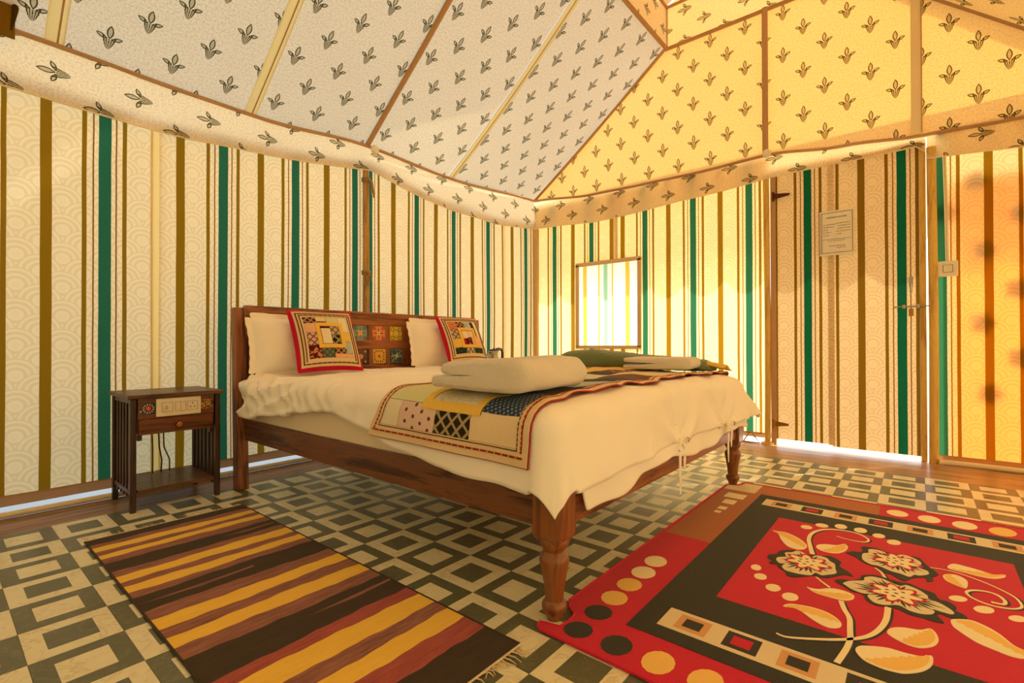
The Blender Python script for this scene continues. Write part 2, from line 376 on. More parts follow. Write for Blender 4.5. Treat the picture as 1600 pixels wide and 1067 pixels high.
def majolica(name, base, c1, c2, c3, kind):
    sh = Sh(name); uv = uv_of(sh); x, y, _ = sh.xyz(uv); x = x-.5; y = y-.5
    ax, ay = x.abs(), y.abs(); r = (x*x+y*y).sqrt(); th = y.atan2(x)
    col = sh.mix(0.0, base, base)
    if kind == 'cross':
        petal = (ax*ay*9.0 + (r-.2).abs()) < .17
        col = sh.mix(petal, col, c1)
        arm = ((ax.min(ay)) < (.045 - (r-.22).abs()*.25)); col = sh.mix(arm*(r < .36), col, c2)
        corn = ((ax-ay).abs() < .03)*(r > .36)*(r < .6); col = sh.mix(corn, col, c2)
        curl = ((ax-.36)*(ax-.36)+(ay-.36)*(ay-.36)).sqrt().near(.1, .022); col = sh.mix(curl, col, c2)
        col = sh.mix(r < .085, col, c3); col = sh.mix(r < .04, col, c2)
    elif kind == 'scroll':
        w = ((th*4.0).cos()*.09 + .28); ring = r.near(.28, .03).max(((ax-.3)*(ax-.3)+(ay-.3)*(ay-.3)).sqrt().near(.13, .03))
        col = sh.mix(ring, col, c1); col = sh.mix((r-w).abs() < .03, col, c2); col = sh.mix((ax+ay) < .09, col, c3)
    elif kind == 'flower':
        pet = r < ((th*8.0).cos()*.035 + .15); col = sh.mix(pet, col, c1); col = sh.mix(r < .08, col, c2); col = sh.mix(r < .045, col, c3)
        dt = ((ax-.34)*(ax-.34)+(ay-.34)*(ay-.34)).sqrt() < .065; col = sh.mix(dt, col, c1)
    elif kind == 'ring':
        pet = r < ((th*6.0).cos()*.05 + .17); col = sh.mix(pet, col, c1); col = sh.mix(r < .07, col, c2)
        a8 = ((th*(16/(2*PI))).fract()-.5).abs(); lf = (a8 < .22)*((ax.max(ay)-.35).abs() < .06); col = sh.mix(lf, col, c3)
    elif kind == 'damask':
        sp = ((th*6.0 + r*14.0).sin()*((ax+.03)*22.0).sin()) > .05; col = sh.mix(sp*(r > .14), col, c1)
        sp2 = ((th*10.0 - r*9.0).sin()*((ay+.02)*26.0).cos()) > .45; col = sh.mix(sp2*(r > .14), col, c3)
        col = sh.mix((ax*1.3+ay) < .17, col, c2); col = sh.mix(r < .04, col, c1)
    elif kind == 'dotstar':
        pet = r < ((th*8.0).cos()*.06 + .2); col = sh.mix(pet, col, c1); col = sh.mix(r < .07, col, c2)
        a8 = ((th*(12/(2*PI))).fract()-.5).abs(); dt = (a8 < .2)*(r.near(.36, .05)); col = sh.mix(dt, col, c3)
    return sh.finish(col, .15, None, spec=.6, coat=.6)
MJ = [majolica('tile_glaze_blue_cross', '#6f94a0', '#e6bc4a', '#2c3a4e', '#e8d9a8', 'cross'), majolica('tile_glaze_coral_cross', '#d9825c', '#e8b04a', '#5a2030', '#e8d9a8', 'cross'),
      majolica('tile_glaze_yellow_scroll', '#dcb83c', '#6f7a1c', '#e8cf6a', '#f0dc8a', 'scroll'), majolica('tile_glaze_plum_flower', '#3c2a38', '#e8b890', '#8a3a1c', '#f0d08a', 'flower'),
      majolica('tile_glaze_gold_ring', '#d9b240', '#e88a4a', '#a8200c', '#3a4420', 'ring'), majolica('tile_glaze_teal_damask', '#9fb0a0', '#2c5a68', '#e8d9a0', '#20304a', 'damask')]
MJ_RED = majolica('tile_glaze_black_red_star', '#1c1412', '#c83c18', '#e86a2c', '#e8dcc0', 'dotstar'); MJ_GOLD = majolica('tile_glaze_gold_damask', '#d9a53c', '#4a3010', '#7a4a14', '#5a3a10', 'damask')

# ---------------------------------------------------------------- the setting
XL, YB, XR, YF = -0.58, 3.22, 3.80, -2.30          # left wall, door wall, right wall, wall behind the camera
XT0, XT1, ZT, ZT2 = 0.94, 2.36, 3.49, 3.87         # roof lantern
tag(MB().box(-40, 40, -40, 40, -.6, -.05).build('ground', M['sand']), kind='structure')
floor = MB().box(XL+.015, XR, YF, YB-.015, -.05, -.003).build('floor', M['floorwood']); tag(floor, kind='structure')
MB().box(-.235, XR-.01, 2.66, YB-.02, -.003, -.0015).build('border_board', M['floorwoodx'], floor)
# floor tiles: squares framed light on dark and dark on light
def tx(i):
    if i <= 8: return i*0.2
    return 1.6 + (i-8)*0.1875
def ty(j): return j*0.19153
tmesh = {}
def tile_mesh(w, h, dark):
    key = (round(w, 4), round(h, 4), dark)
    if key in tmesh: return tmesh[key]
    a, b = w/2, h/2; f = .225; ia, ib = a-w*f, b-h*f; g = .0006
    a -= g; b -= g; z = -.0002
    v = [(-a,-b,z),(a,-b,z),(a,b,z),(-a,b,z),(-ia,-ib,z),(ia,-ib,z),(ia,ib,z),(-ia,ib,z),(-a,-b,-.003),(a,-b,-.003),(a,b,-.003),(-a,b,-.003)]
    fs = [(0,1,5,4),(1,2,6,5),(2,3,7,6),(3,0,4,7),(4,5,6,7),(8,9,1,0),(9,10,2,1),(10,11,3,2),(11,8,0,3),(11,10,9,8)]
    me = bpy.data.meshes.new('tile'); me.from_pydata(v, [], fs)
    for m in ((M['tile_dark'], M['tile_light']) if dark else (M['tile_light'], M['tile_dark'])): me.materials.append(m)
    me.polygons[4].material_index = 1; tmesh[key] = me; return me
rest = MB(); rest_mat = []
for i in range(-1, 20):
    for j in range(-11, 14):
        x0, x1 = tx(i), tx(i+1); y0, y1 = ty(j), ty(j+1)
        if i == -1: x0 -= .03
        if j == 13: y0, y1 = ty(13), 2.66
        if y1-y0 < .02: continue
        cx, cy = (x0+x1)/2, (y0+y1)/2; me = tile_mesh(x1-x0, y1-y0, (i+j) % 2 == 0)
        under = (1.95 < cx < 3.2 and 0.05 < cy < 1.78) or (.2 < cx < 1.8 and -.62 < cy < -.2)
        unseen = i > 16 or j < -5 or (cx > 1.9 and cy < -.15) or cy < -.62-cx*.0+(-.35 if cx < .6 else 0) and cx > 1.2
        if under or unseen:
            n = len(rest.v); rest.v += [(v.co.x+cx, v.co.y+cy, v.co.z) for v in me.vertices]
            for p in me.polygons:
                rest.f.append(tuple(k+n for k in p.vertices)); rest_mat.append(p.material_index ^ (0 if (i+j) % 2 == 0 else 1))
        else:
            o = bpy.data.objects.new('tile', me); C.objects.link(o); o.location = (cx, cy, 0); o.parent = floor
ro = rest.build('tile_field', [M['tile_dark'], M['tile_light']], floor); ro['kind'] = 'stuff'
for p, k in zip(ro.data.polygons, rest_mat): p.material_index = k

def wavy(s, z, k):
    return .008*math.sin(s*7.3+k)+.006*math.sin(s*17.1+z*.7+k*2)+.010*noise.noise(Vector((s*1.3, z*.8, k*3.1)))
def cloth_panel(name, mat, parent, side, s0, s1, z0, z1, ref, flip=False, hole=None, k=0, off=0, amp=1.0, nseg=None):
    """striped cloth between s0 and s1 along a wall; ref is where a green stripe runs"""
    us = frange(s0, s1, nseg or max(4, int((s1-s0)/.05))); zs = frange(0, 1, 26)
    top = z1 if callable(z1) else (lambda s: z1)
    if hole:
        us = sorted(set(us+[h for h in hole[:2] if s0 < h < s1])); zs = sorted(set(zs+[(h-z0)/(top(s0)-z0) for h in hole[2:]]))
    def fn(s, v):
        z = z0+(top(s)-z0)*v; d = wavy(s, z, k)*amp*min(1, 8*v+.25)+off
        return (XL+d, s, z) if side == 'left' else ((s, YB-d, z) if side == 'back' else ((XR-d, s, z) if side == 'right' else (s, YF+d, z)))
    skip = None
    if hole: skip = lambda s, v: hole[0] < s < hole[1] and hole[2] < z0+(top(s0)-z0)*v < hole[3]
    m = MB(); m.grid(fn, us, zs, skip, lambda s, v: ((s-ref)*(-1 if flip else 1), z0+(top(s)-z0)*v))
    return m.build(name, mat, parent, smooth=True)
VB_L = [(-2.3, 2.06), (-.9, 1.98), (-.15, 1.976), (.32, 2.02), (1.05, 2.125), (1.35, 2.07), (1.9, 2.00), (2.5, 1.99), (3.22, 2.06)]    # valance bottoms and tops
VT_L = [(-2.3, 2.33), (-.83, 2.272), (-.12, 2.258), (.24, 2.258), (1.05, 2.325), (1.9, 2.30), (3.22, 2.38)]
VB_B = [(-.58, 2.06), (.2, 2.01), (.67, 2.026), (1.25, 2.06), (1.76, 2.10), (2.74, 2.12), (2.75, 2.02), (3.21, 1.985), (3.8, 1.97)]
VT_B = [(-.58, 2.38), (.2, 2.31), (.67, 2.30), (1.2, 2.295), (1.77, 2.31), (2.3, 2.25), (2.73, 2.205), (3.21, 2.185), (3.8, 2.2)]

wl = empty('wall_left'); tag(wl, kind='structure')
def wtop(s): return lin_lerp(VB_L, s)+.055
for a, b, ref, k in ((YF, -.295, -.519, 1), (-.295, 1.06, .046, 2), (1.06, 2.70, 1.545, 3), (2.70, YB, 3.053, 4)):
    cloth_panel('cloth_panel', M['wall'], wl, 'left', a+(.013 if a in (-.295, 2.70) else 0), b-(.013 if b in (-.295, 2.70) else 0), .085, wtop, ref, k=k)
    cloth_panel('hem_band', M['hem'], wl, 'left', a, b, .04, .092, 0, k=k, off=.004, amp=.5)
    if b < YB-.1 and b != 1.06:
        cloth_panel('seam_band', M['seamlit'], wl, 'left', b-.024, b+.024, .085, wtop, 0, k=k, off=.003, nseg=4)
wb = empty('wall_back'); tag(wb, kind='structure')
WIN = (-.01, .665, .775, 1.60)
for a, b, ref, k in ((XL, .42, -.311, 5), (.42, 1.79, .721, 6)):
    cloth_panel('cloth_panel', M['wall'], wb, 'back', a, b, .06, 2.28, ref, k=k, hole=WIN, amp=.7)
    cloth_panel('hem_band', M['hem'], wb, 'back', a, b, .035, .075, 0, k=k, off=.004, amp=.5)
cloth_panel('seam_band', M['seam'], wb, 'back', .395, .445, 1.62, 2.28, 0, k=5, off=.006, nseg=4)
cloth_panel('cloth_panel', M['wall'], wb, 'back', 2.80, XR, .045, 2.22, 2.823, k=7, amp=.3)
cloth_panel('hem_band', M['hem'], wb, 'back', 2.80, XR, .012, .052, 0, k=7, off=.006, amp=.4)
wr = empty('wall_right'); tag(wr, kind='structure')
cloth_panel('cloth_panel', M['wall'], wr, 'right', YF, YB, .04, 2.3, 0, k=8)
wf = empty('wall_front'); tag(wf, kind='structure')
cloth_panel('cloth_panel', M['wall'], wf, 'front', XL, XR, .04, 2.3, 0, k=9)

# window: sheer striped pane in a brown taped frame
w1 = empty('window_1', (0, 0, 0)); tag(w1, kind='structure')
m = MB(); m.grid(lambda s, z: (s, YB+.035+.012*math.sin(s*11)+.01*noise.noise(Vector((s*4, z*3, 0))), z), frange(-.05, .70, 20), frange(.74, 1.64, 20), None, lambda s, z: (s-.285, z))
m.build('pane', M['pane'], w1, smooth=True)
for (x0, x1, z0, z1) in ((WIN[0]-.022, WIN[1]+.028, WIN[3]-.012, WIN[3]+.028), (WIN[0]-.022, WIN[1]+.028, WIN[2]-.028, WIN[2]+.006), (WIN[0]-.022, WIN[0]+.020, WIN[2]-.01, WIN[3]+.01), (WIN[1]-.012, WIN[1]+.028, WIN[2]-.01, WIN[3]+.01)):
    MB().box(x0, x1, YB-.028, YB-.016, z0, z1).build('frame', M['frametape'], w1, bevel=.003)

# door
d1 = empty('door_1'); tag(d1, kind='structure')
def dtop(s): return lerp([(1.83, 2.14), (2.735, 2.16)], s)
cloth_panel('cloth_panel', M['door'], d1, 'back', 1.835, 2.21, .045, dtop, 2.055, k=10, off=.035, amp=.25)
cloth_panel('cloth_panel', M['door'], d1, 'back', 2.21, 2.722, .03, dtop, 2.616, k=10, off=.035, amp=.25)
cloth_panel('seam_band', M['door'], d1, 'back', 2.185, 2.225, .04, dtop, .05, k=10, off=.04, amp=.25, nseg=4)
MB().box(1.800, 1.838, YB-.05, YB-.015, .0, 2.14).build('door_frame', M['piping'], d1, bevel=.004)
MB().box(2.712, 2.745, YB-.055, YB-.02, .0, 2.14).build('door_frame', M['poleyellow'], d1, bevel=.004)
def hinge(z, mat, ln):
    h = empty('hinge', (1.825, YB-.06, z)); h.parent = d1
    MB().tube([(0, 0, -.035), (0, 0, .035)], .009, 10).build('barrel', mat, h, smooth=True)
    MB().add([(0,-.004,-.022),(ln,-.004,-.008),(ln,-.004,.008),(0,-.004,.022),(0,.004,-.022),(ln,.004,-.008),(ln,.004,.008),(0,.004,.022)], [(0,1,2,3),(7,6,5,4),(0,4,5,1),(1,5,6,2),(2,6,7,3),(3,7,4,0)]).build('strap', mat, h)
hinge(1.955, M['rust'], .115); hinge(.165, M['brass'], .10)
b = empty('bolt', (2.60, YB-.062, 1.045)); b.parent = d1
MB().tube([(-.03, 0, 0), (.17, 0, 0)], .0055, 10).build('rod', M['steel'], b, smooth=True)
MB().tube([(-.028, 0, 0), (-.028, -.03, -.004), (-.028, -.045, -.012)], .005, 8).build('lever', M['steel'], b, smooth=True)
for x in (.025, .10): MB().box(x-.008, x+.008, -.012, .02, -.014, .014).build('keeper', M['steel'], b, bevel=.003)
lk = empty('latch', (2.665, YB-.055, 1.15)); lk.parent = d1
MB().box(-.011, .011, -.006, .006, .035, .10).build('plate', M['steel'], lk, bevel=.003)
MB().tube([(0, -.012, .05), (0, -.016, .02), (0, -.012, -.01)], .007, 8).build('pull', M['steel'], lk, smooth=True)
MB().box(-.013, .013, -.006, .006, -.17, -.12).build('plate', M['brass'], lk, bevel=.003)

# poles
def pole(name, x, y, z1, r, mat, label, cat='pole'):
    o = empty(name, (x, y, 0)); tag(o, label, cat)
    MB().tube([(0, 0, -.003)]+[(.004*math.sin(z*2), 0, z) for z in frange(.1, z1, 8)], r, 14).build('shaft', mat, o, smooth=True); return o
p1 = pole('tent_pole', -.545, 1.035, 2.15, .024, M['polewood'], 'brown bamboo tent pole against the long striped wall behind the headboard')
def knot(parent, z, r, mat, seed):
    random.seed(seed); m = MB()
    for q in range(3): m.tube([((r+.006)*math.cos(a), (r+.006)*math.sin(a), z+q*.011+.004*math.sin(a*2)) for a in frange(0, 2*PI, 14)], .006, 6)
    for q in range(3):
        a = random.uniform(-.8, .8); ln = random.uniform(.05, .13)
        m.tube([(r+.01, 0, z+.01), (r+.03, a*.04, z-.01), (r+.025, a*.09, z-ln)], .005, 6)
    m.build('rope_tie', mat, parent, smooth=True)
knot(p1, 1.33, .024, M['rope'], 3); knot(p1, 2.04, .024, M['rope'], 5)
for z in (.5, 1.02, 1.62): MB().lathe([(.0245, -.006), (.027, -.002), (.027, .002), (.0245, .006)], 14, (0, 0, z)).build('joint_ring', M['polewood'], p1, smooth=True)
p2 = pole('tent_pole', XL+.045, YB-.045, 2.12, .03, M['sleeve'], 'pale cloth-sleeved corner pole where the two striped walls meet')
p3 = pole('tent_pole', 1.775, YB-.05, 2.13, .022, M['poleyellow'], 'yellow pole on the hinge side of the striped door')
MB().lathe([(.001, -.004), (.05, 0), (.045, .012), (.024, .02)], 14, (0, 0, -.001)).build('foot', M['poleyellow'], p3, smooth=True)
p4 = pole('tent_pole', 2.776, YB-.06, 2.1, .026, M['poleyellow'], 'yellow pole between the striped door and the orange lit wall')
# pipes along the foot of the walls
def pipe(path, r, label):
    return tag(MB().tube(path, r, 12).build('ground_pipe', M['pvc'], smooth=True), label, 'pipe')
pipe([(XL+.05, y, .012) for y in frange(YF+.1, 3.1, 20)], .0135, 'pale plastic pipe lying along the foot of the long wall')
pipe([(2.80, YB-.085, .016), (2.86, YB-.075, .016)]+[(x, YB-.07, .016) for x in frange(2.95, 3.75, 8)], .017, 'pale pipe on the floor under the orange lit wall')

# ceiling: cloth slopes, gable, lantern, valances
ceil = empty('ceiling'); tag(ceil, kind='structure')
SEAMS = (-.72, .20, 1.94)
def slope(name, mat, left):
    def fn(y, v):
        e = lerp(VT_L, y) if left else 2.2; z0 = e+.01; x0 = XL if left else XR; x1 = XT0 if left else XT1
        sag = .045*math.sin(PI*v)*(abs(math.sin(PI*(y-1.05)/2.17)))+.006*noise.noise(Vector((y*2, v*4, 1.0)))
        x = x0+(x1-x0)*v; z = z0+(ZT-z0)*v-sag
        return (x, y, z)
    m = MB(); ys = sorted(set(frange(YF, YB, 90)+[q for c in SEAMS for q in (c-.035, c+.035)])) if left else frange(YF, YB, 90)
    m.grid(fn, ys, frange(0, 1, 28), (lambda y, v: any(abs(y-c) < .035 for c in SEAMS)) if left else None, lambda y, v: (y+.035, v*1.93+.03)); return m.build(name, mat, ceil, smooth=True), fn
rs, sl_l = slope('roof_slope', M['roof'], True); rs2, sl_r = slope('roof_slope', M['band'], False)
def gable(yy, mat, sgn):
    def fn(u, v):
        z0 = lerp(VT_B, XL+(XR-XL)*u)-.01; xa = XL+(XT0-XL)*v; xb = XR+(XT1-XR)*v; x = xa+(xb-xa)*u; z = z0+(ZT-z0)*v
        return (x, yy-sgn*(.03*math.sin(PI*v)*abs(math.sin(PI*(x-1.765)/.98*.5))), z)
    m = MB(); m.grid(fn, frange(0, 1, 60), frange(0, 1, 26), None, lambda u, v: (fn(u, v)[0]+.002, fn(u, v)[2]-2.395)); return m.build('gable_panel', mat, ceil, smooth=True)
gable(YB, M['gable'], 1); gable(YF, M['gable'], -1)
def band(pts, flip=1):
    (xa, ya), (xb, yb) = pts; L = math.hypot(xb-xa, yb-ya)
    m = MB(); m.grid(lambda u, v: (xa+(xb-xa)*u, ya+(yb-ya)*u, ZT+(ZT2-ZT)*v+.01*noise.noise(Vector((u*L*2, v*2, 3)))), frange(0, 1, 40), frange(0, 1, 6), None, lambda u, v: (v*.38+.05, -u*L*flip)); return m.build('lantern_band', M['band'], ceil, smooth=True)
band(((XT0, YF), (XT0, YB)), -1); band(((XT1, YF), (XT1, YB))); band(((XT0, YB), (XT1, YB))); band(((XT0, YF), (XT1, YF)))
xm = (XT0+XT1)/2
for a, b in ((XT0, xm), (xm, XT1)):
    m = MB(); m.grid(lambda u, y: (a+(b-a)*u, y, ZT2+.02+.45*(u if a == XT0 else 1-u)), frange(0, 1, 6), frange(YF, YB, 10)); m.build('lantern_roof', M['lroof'], ceil)
for yy in (YF, YB): MB().add([(XT0, yy, ZT2), (XT1, yy, ZT2), (xm, yy, ZT2+.47)], [(0, 1, 2)]).build('lantern_gable', M['lroof'], ceil)
def valance(tab_t, tab_b, side, s0, s1, k):
    def fn(s, v):
        zt, zb = lerp(tab_t, s), lin_lerp(tab_b, s); z = zb+(zt-zb)*v
        d = .012+.045*(1-v)+.012*math.sin(s*6+k)*(1-v)+.010*noise.noise(Vector((s*3, v*3, k)))
        return (XL+d, s, z) if side == 'left' else ((s, YB-d-.03*(1-v), z) if side == 'back' else ((XR-d, s, z) if side == 'right' else (s, YF+d, z)))
    m = MB(); m.grid(fn, frange(s0, s1, int((s1-s0)/.03)), frange(0, 1, 8), None, lambda s, v: (fn(s, v)[2]-2.06, -s+.13)); o = m.build('valance', M['valance'], ceil, smooth=True)
    MB().tube([Vector(fn(s, 0)) for s in frange(s0, s1, int((s1-s0)/.05))], .004, 6).build('valance_hem', M['seam'], o, smooth=True)
    return fn
vl = valance(VT_L, VB_L, 'left', YF, YB-.02, 1); vb1 = valance(VT_B, VB_B, 'back', XL+.02, 2.745, 2); vb2 = valance(VT_B, VB_B, 'back', 2.751, XR, 3)
valance(VT_L, VB_L, 'right', YF, YB-.02, 4); valance([(XL, 2.3), (XR, 2.3)], [(XL, 2.0), (XR, 2.0)], 'front', XL, XR, 5)
def pip(name, path, r=.013, mat='piping', flat=.5, up=None): return MB().tube(path, r, 8, flat, up).build(name, M[mat], ceil, smooth=True)
pip('piping', [(XL+.015, y, lerp(VT_L, y)) for y in frange(YF, YB-.02, 70)], .02, flat=.55)
pip('piping', [(x, YB-.018, lerp(VT_B, x)) for x in frange(XL+.02, XR, 60)], .02, flat=.55)
pip('piping', [(XL+.02+(XT0-XL-.02)*v, YB-.03, lerp(VT_B, XL)+(ZT-lerp(VT_B, XL))*v-.02*math.sin(PI*v)) for v in frange(0, 1, 12)], .02)
pip('piping', [(XR+(XT1-XR)*v, YB-.03, 2.2+(ZT-2.2)*v) for v in frange(0, 1, 12)], .02)
pip('piping', [(XT0+.005, y, ZT) for y in frange(YF, YB, 20)], .022); pip('piping', [(x, YB-.012, ZT) for x in frange(XT0, XT1, 12)], .024)
pip('piping', [(XT0+.005, y, ZT2) for y in frange(YF, YB, 20)], .018); pip('piping', [(x, YB-.01, ZT2) for x in frange(XT0, XT1, 12)], .02)
pip('piping', [(XT0+.01, YB-.01, ZT), (XT0+.01, YB-.01, ZT2)], .008)
for y in (1.06, -1.1):
    pip('piping', [Vector(sl_l(y, v))+Vector((0, 0, -.012)) for v in frange(0, 1, 20)], .022, up=(0, 1, 0) if False else None)
for y in (-.72, .20, 1.94):
    m = MB(); m.grid(lambda u, v: Vector(sl_l(y+u, v))+Vector((0, 0, -.004+.004*math.cos(u*60))), frange(-.037, .037, 6), frange(0, 1, 28)); m.build('seam_band', M['seamlit'], ceil, smooth=True)
    pip('seam_ridge', [Vector(sl_l(y+.012, v))+Vector((0, 0, -.005)) for v in frange(0, 1, 20)], .004, 'piping', .6)
pip('piping', [(1.765, YB-.035-.0*v, 2.31+(ZT-2.31)*v) for v in frange(0, 1, 10)], .022, flat=.5, up=(0, 1, 0))
pip('seam_band', [(2.70, YB-.03, 2.22+(3.2-2.22)*v) for v in frange(0, 1, 10)], .03, 'seam', .1, up=(0, 1, 0))
pip('seam_ridge', [(2.728, YB-.035, 2.22+(3.2-2.22)*v) for v in frange(0, 1, 10)], .004, 'piping', .6)
# outer fly over the door side with a scalloped edge that shades the upper wall
m = MB(); fy = YB+.62
m.grid(lambda x, v: (x, YB+.03+(fy-YB-.03)*v, 2.36-.46*v-.03*math.sin(PI*v)), frange(XL-.6, XR+.6, 20), frange(0, 1, 6)); m.build('fly_eave', M['flycloth'], ceil)
m = MB(); m.grid(lambda x, v: (x, fy, 1.90-v*(.20+.115*abs(math.sin(PI*(x+.16)/.335)))), frange(XL-.6, XR+.6, 220), frange(0, 1, 3)); m.build('fly_scallops', M['flycloth'], ceil)
m = MB(); m.grid(lambda y, v: (XR+.12+(XT1-XR-.06)*v, y, 2.28+(ZT+.16-2.28)*v), frange(YF-.2, YB+.05, 10), frange(0, 1, 6)); m.build('shade_fly', M['flycloth'], ceil)  # unseen outer layer, added to keep direct sun off the right slope
m = MB(); m.grid(lambda u, v: (XR+(XT1-XR)*v+.09*u, YB+.045, 2.10+(ZT-2.10)*v+.28*u), frange(0, 1, 4), frange(0, 1, 10)); m.build('sun_block_strip', M['flycloth'], ceil)  # unseen strip added to stop sun slipping in under the layer above
# orange printed flap hanging outside the last panel
m = MB(); m.grid(lambda x, z: (x, YB+.040+.006*math.sin(x*9), z), frange(2.86, XR+.3, 24), frange(-.04, 1.86, 20)); m.build('outer_flap', M['orange'], ceil)
random.seed(4); 
for (x, z) in ((2.99, 1.84), (3.20, 1.60), (3.03, 1.39), (3.02, .92), (2.84, 1.66), (3.18, 1.13), (3.19, .70), (3.05, .47), (3.36, 1.42), (3.40, .9)):
    pts = []
    for q in range(18):
        a = 2*PI*q/18; r = .055*(1+.22*math.cos(5*a)); pts.append((x+r*math.cos(a), YB+.022, z+r*math.sin(a)*1.15))
    MB().add(pts, [tuple(range(18))]).build('flap_motif', M['hem'], ceil)
# toggles at the eaves
for n, (x, y, z, lab) in enumerate(((XL+.055, 1.10, 2.30, 'white round toggle at the eave above the bamboo pole'), (1.78, YB-.06, 2.31, 'white round toggle at the eave above the striped door hinge side'))):
    M2 = Matrix.Translation((x, y, z)) @ (Matrix.Rotation(PI/2, 4, 'Y') if n == 0 else Matrix.Rotation(PI/2, 4, 'X'))
    tag(MB().lathe([(.004, -.016), (.028, -.014), (.034, -.004), (.034, .004), (.028, .014), (.004, .016)], 18, M=M2).build('toggle', M['plastic'], smooth=True), lab, 'toggle')
st = empty('hanging_strap', (0, 0, 0)); tag(st, 'olive cloth strap with dark edge hanging at the top corner', 'strap')
MB().box(-.575+.08, -.575+.088, -.93, -.862, 2.2, 2.45).build('webbing', M['strap'], st); MB().tube([(-.49, -.858, 2.47), (-.49, -.862, 2.34), (-.49, -.874, 2.235)], [.012, .012, .005], 8).build('binding', M['strap_dark'], st, smooth=True)

# ---------------------------------------------------------------- bed
bed = empty('bed', (0.85, .92, 0)); tag(bed, 'low wooden double bed with tiled headboard and turned front legs', 'bed')
BM = Matrix.Translation((-.85, -.92, 0))
def bpart(m, name, mat, parent=bed, **kw):
    if parent is bed: m.v = [(x-.85, y-.92, z) for x, y, z in m.v]
    return m.build(name, mat, parent, **kw)
for y0 in (-.035, 1.845):
    bpart(MB().add([(-.205,y0,0),(-.14,y0,0),(-.14,y0+.06,0),(-.205,y0+.06,0),(-.24,y0,1.0),(-.185,y0,1.0),(-.185,y0+.06,1.0),(-.24,y0+.06,1.0)], [(3,2,1,0),(4,5,6,7),(0,1,5,4),(1,2,6,5),(2,3,7,6),(3,0,4,7)]), 'headboard_post', M['woodz'], bevel=.005)
def hbx(z): return -.14-.045*z
def hb(y0, y1, z0, z1, xo, th, name, mat, bev=.004):
    a, b = hbx(z0)-xo, hbx(z1)-xo
    bpart(MB().add([(a-th,y0,z0),(a,y0,z0),(a,y1,z0),(a-th,y1,z0),(b-th,y0,z1),(b,y0,z1),(b,y1,z1),(b-th,y1,z1)], [(3,2,1,0),(4,5,6,7),(0,1,5,4),(1,2,6,5),(2,3,7,6),(3,0,4,7)]), name, mat, bevel=bev)
hb(.025, 1.845, .975, 1.015, .005, .045, 'top_rail', M['woody']); hb(.02, 1.85, .945, .976, .012, .03, 'top_rail', M['woody'], .002)
hb(.025, 1.845, .50, .58, .008, .04, 'lower_rail', M['woody'])
hb(.025, 1.845, .575, .95, .03, .012, 'back_panel', M['woodz'], .001)
for y in (.60, 1.18): hb(y, y+.06, .575, .95, .012, .03, 'stile', M['woodz'])
for z0, z1 in ((.575, .655), (.765, .825), (.925, .95)): hb(.655, 1.185, z0, z1, .014, .026, 'tile_rail', M['woody'], .003)
for y in (.655, .815, .955, 1.10): hb(y, y+(.045 if y < .7 or y > 1.05 else .04)+(.035 if y > 1.05 else 0), .575, .95, .0145, .024, 'tile_stile', M['woodz'], .003)
def glazed(parent, x, y, z, w, h, mat, lean=0):
    m = MB(); d = .008
    for (xx, sx) in ((x, 1),):
        m.v = [(x-d-lean*0, y-w/2, z-h/2), (x-d, y+w/2, z-h/2), (x-d, y+w/2, z+h/2), (x-d, y-w/2, z+h/2), (x+lean*h/2, y-w/2, z-h/2), (x+lean*h/2, y+w/2, z-h/2), (x-lean*h/2, y+w/2, z+h/2), (x-lean*h/2, y-w/2, z+h/2)]
        m.f = [(4,5,6,7),(3,2,1,0),(0,1,5,4),(1,2,6,5),(2,3,7,6),(3,0,4,7)]
        for k, q in ((4, (0,0)), (5, (1,0)), (6, (1,1)), (7, (0,1))): m.uv[k] = q
    return m
for r, z in ((0, .872), (1, .712)):
    for c, y in ((0, .757), (1, .903), (2, 1.052)):
        mm = glazed(bed, hbx(z)-.016, y, z, .105, .10, None, .045); mm.v = [(a-.85, b-.92, cc) for a, b, cc in mm.v]; mm.build('glazed_tile', MJ[r*3+c], bed)
for y0 in (.005, 1.83): bpart(MB().box(-.16, 1.86, y0, y0+.038, .268, .385), 'side_rail', M['wooda'], bevel=.005)
bpart(MB().box(1.875, 1.915, .04, 1.83, .262, .365), 'foot_rail', M['woody'], bevel=.005)
bpart(MB().box(1.90, 1.925, .06, 1.81, .325, .365), 'foot_moulding', M['woody'], bevel=.006)
for k in range(5): bpart(MB().box(.1+k*.38, .2+k*.38, .04, 1.84, .335, .355), 'slat', M['woody'], bevel=.002)
for y in (.045, 1.815):
    lg = empty('leg', (1.885-.85, y-.92, 0)); lg.parent = bed
    s = .047
    MB().add([(a*w, b*w, z) for z, w in ((.215, .030), (.245, s), (.375, s)) for a, b in ((-1,-1),(1,-1),(1,1),(-1,1))],
             [(3,2,1,0),(8,9,10,11)]+[(r*4+i, r*4+(i+1) % 4, r*4+4+(i+1) % 4, r*4+4+i) for r in (0, 1) for i in range(4)]).build('block', M['legwood'], lg, bevel=.006)
    MB().lathe([(.022, 0), (.025, .012), (.035, .028), (.037, .040), (.034, .050), (.026, .056), (.027, .062), (.029, .09), (.034, .12), (.040, .15), (.044, .170), (.042, .184), (.034, .193), (.030, .198), (.036, .206), (.042, .216), (.044, .228), (.040, .24)], 24).build('turning', M['legwood'], lg, smooth=True)

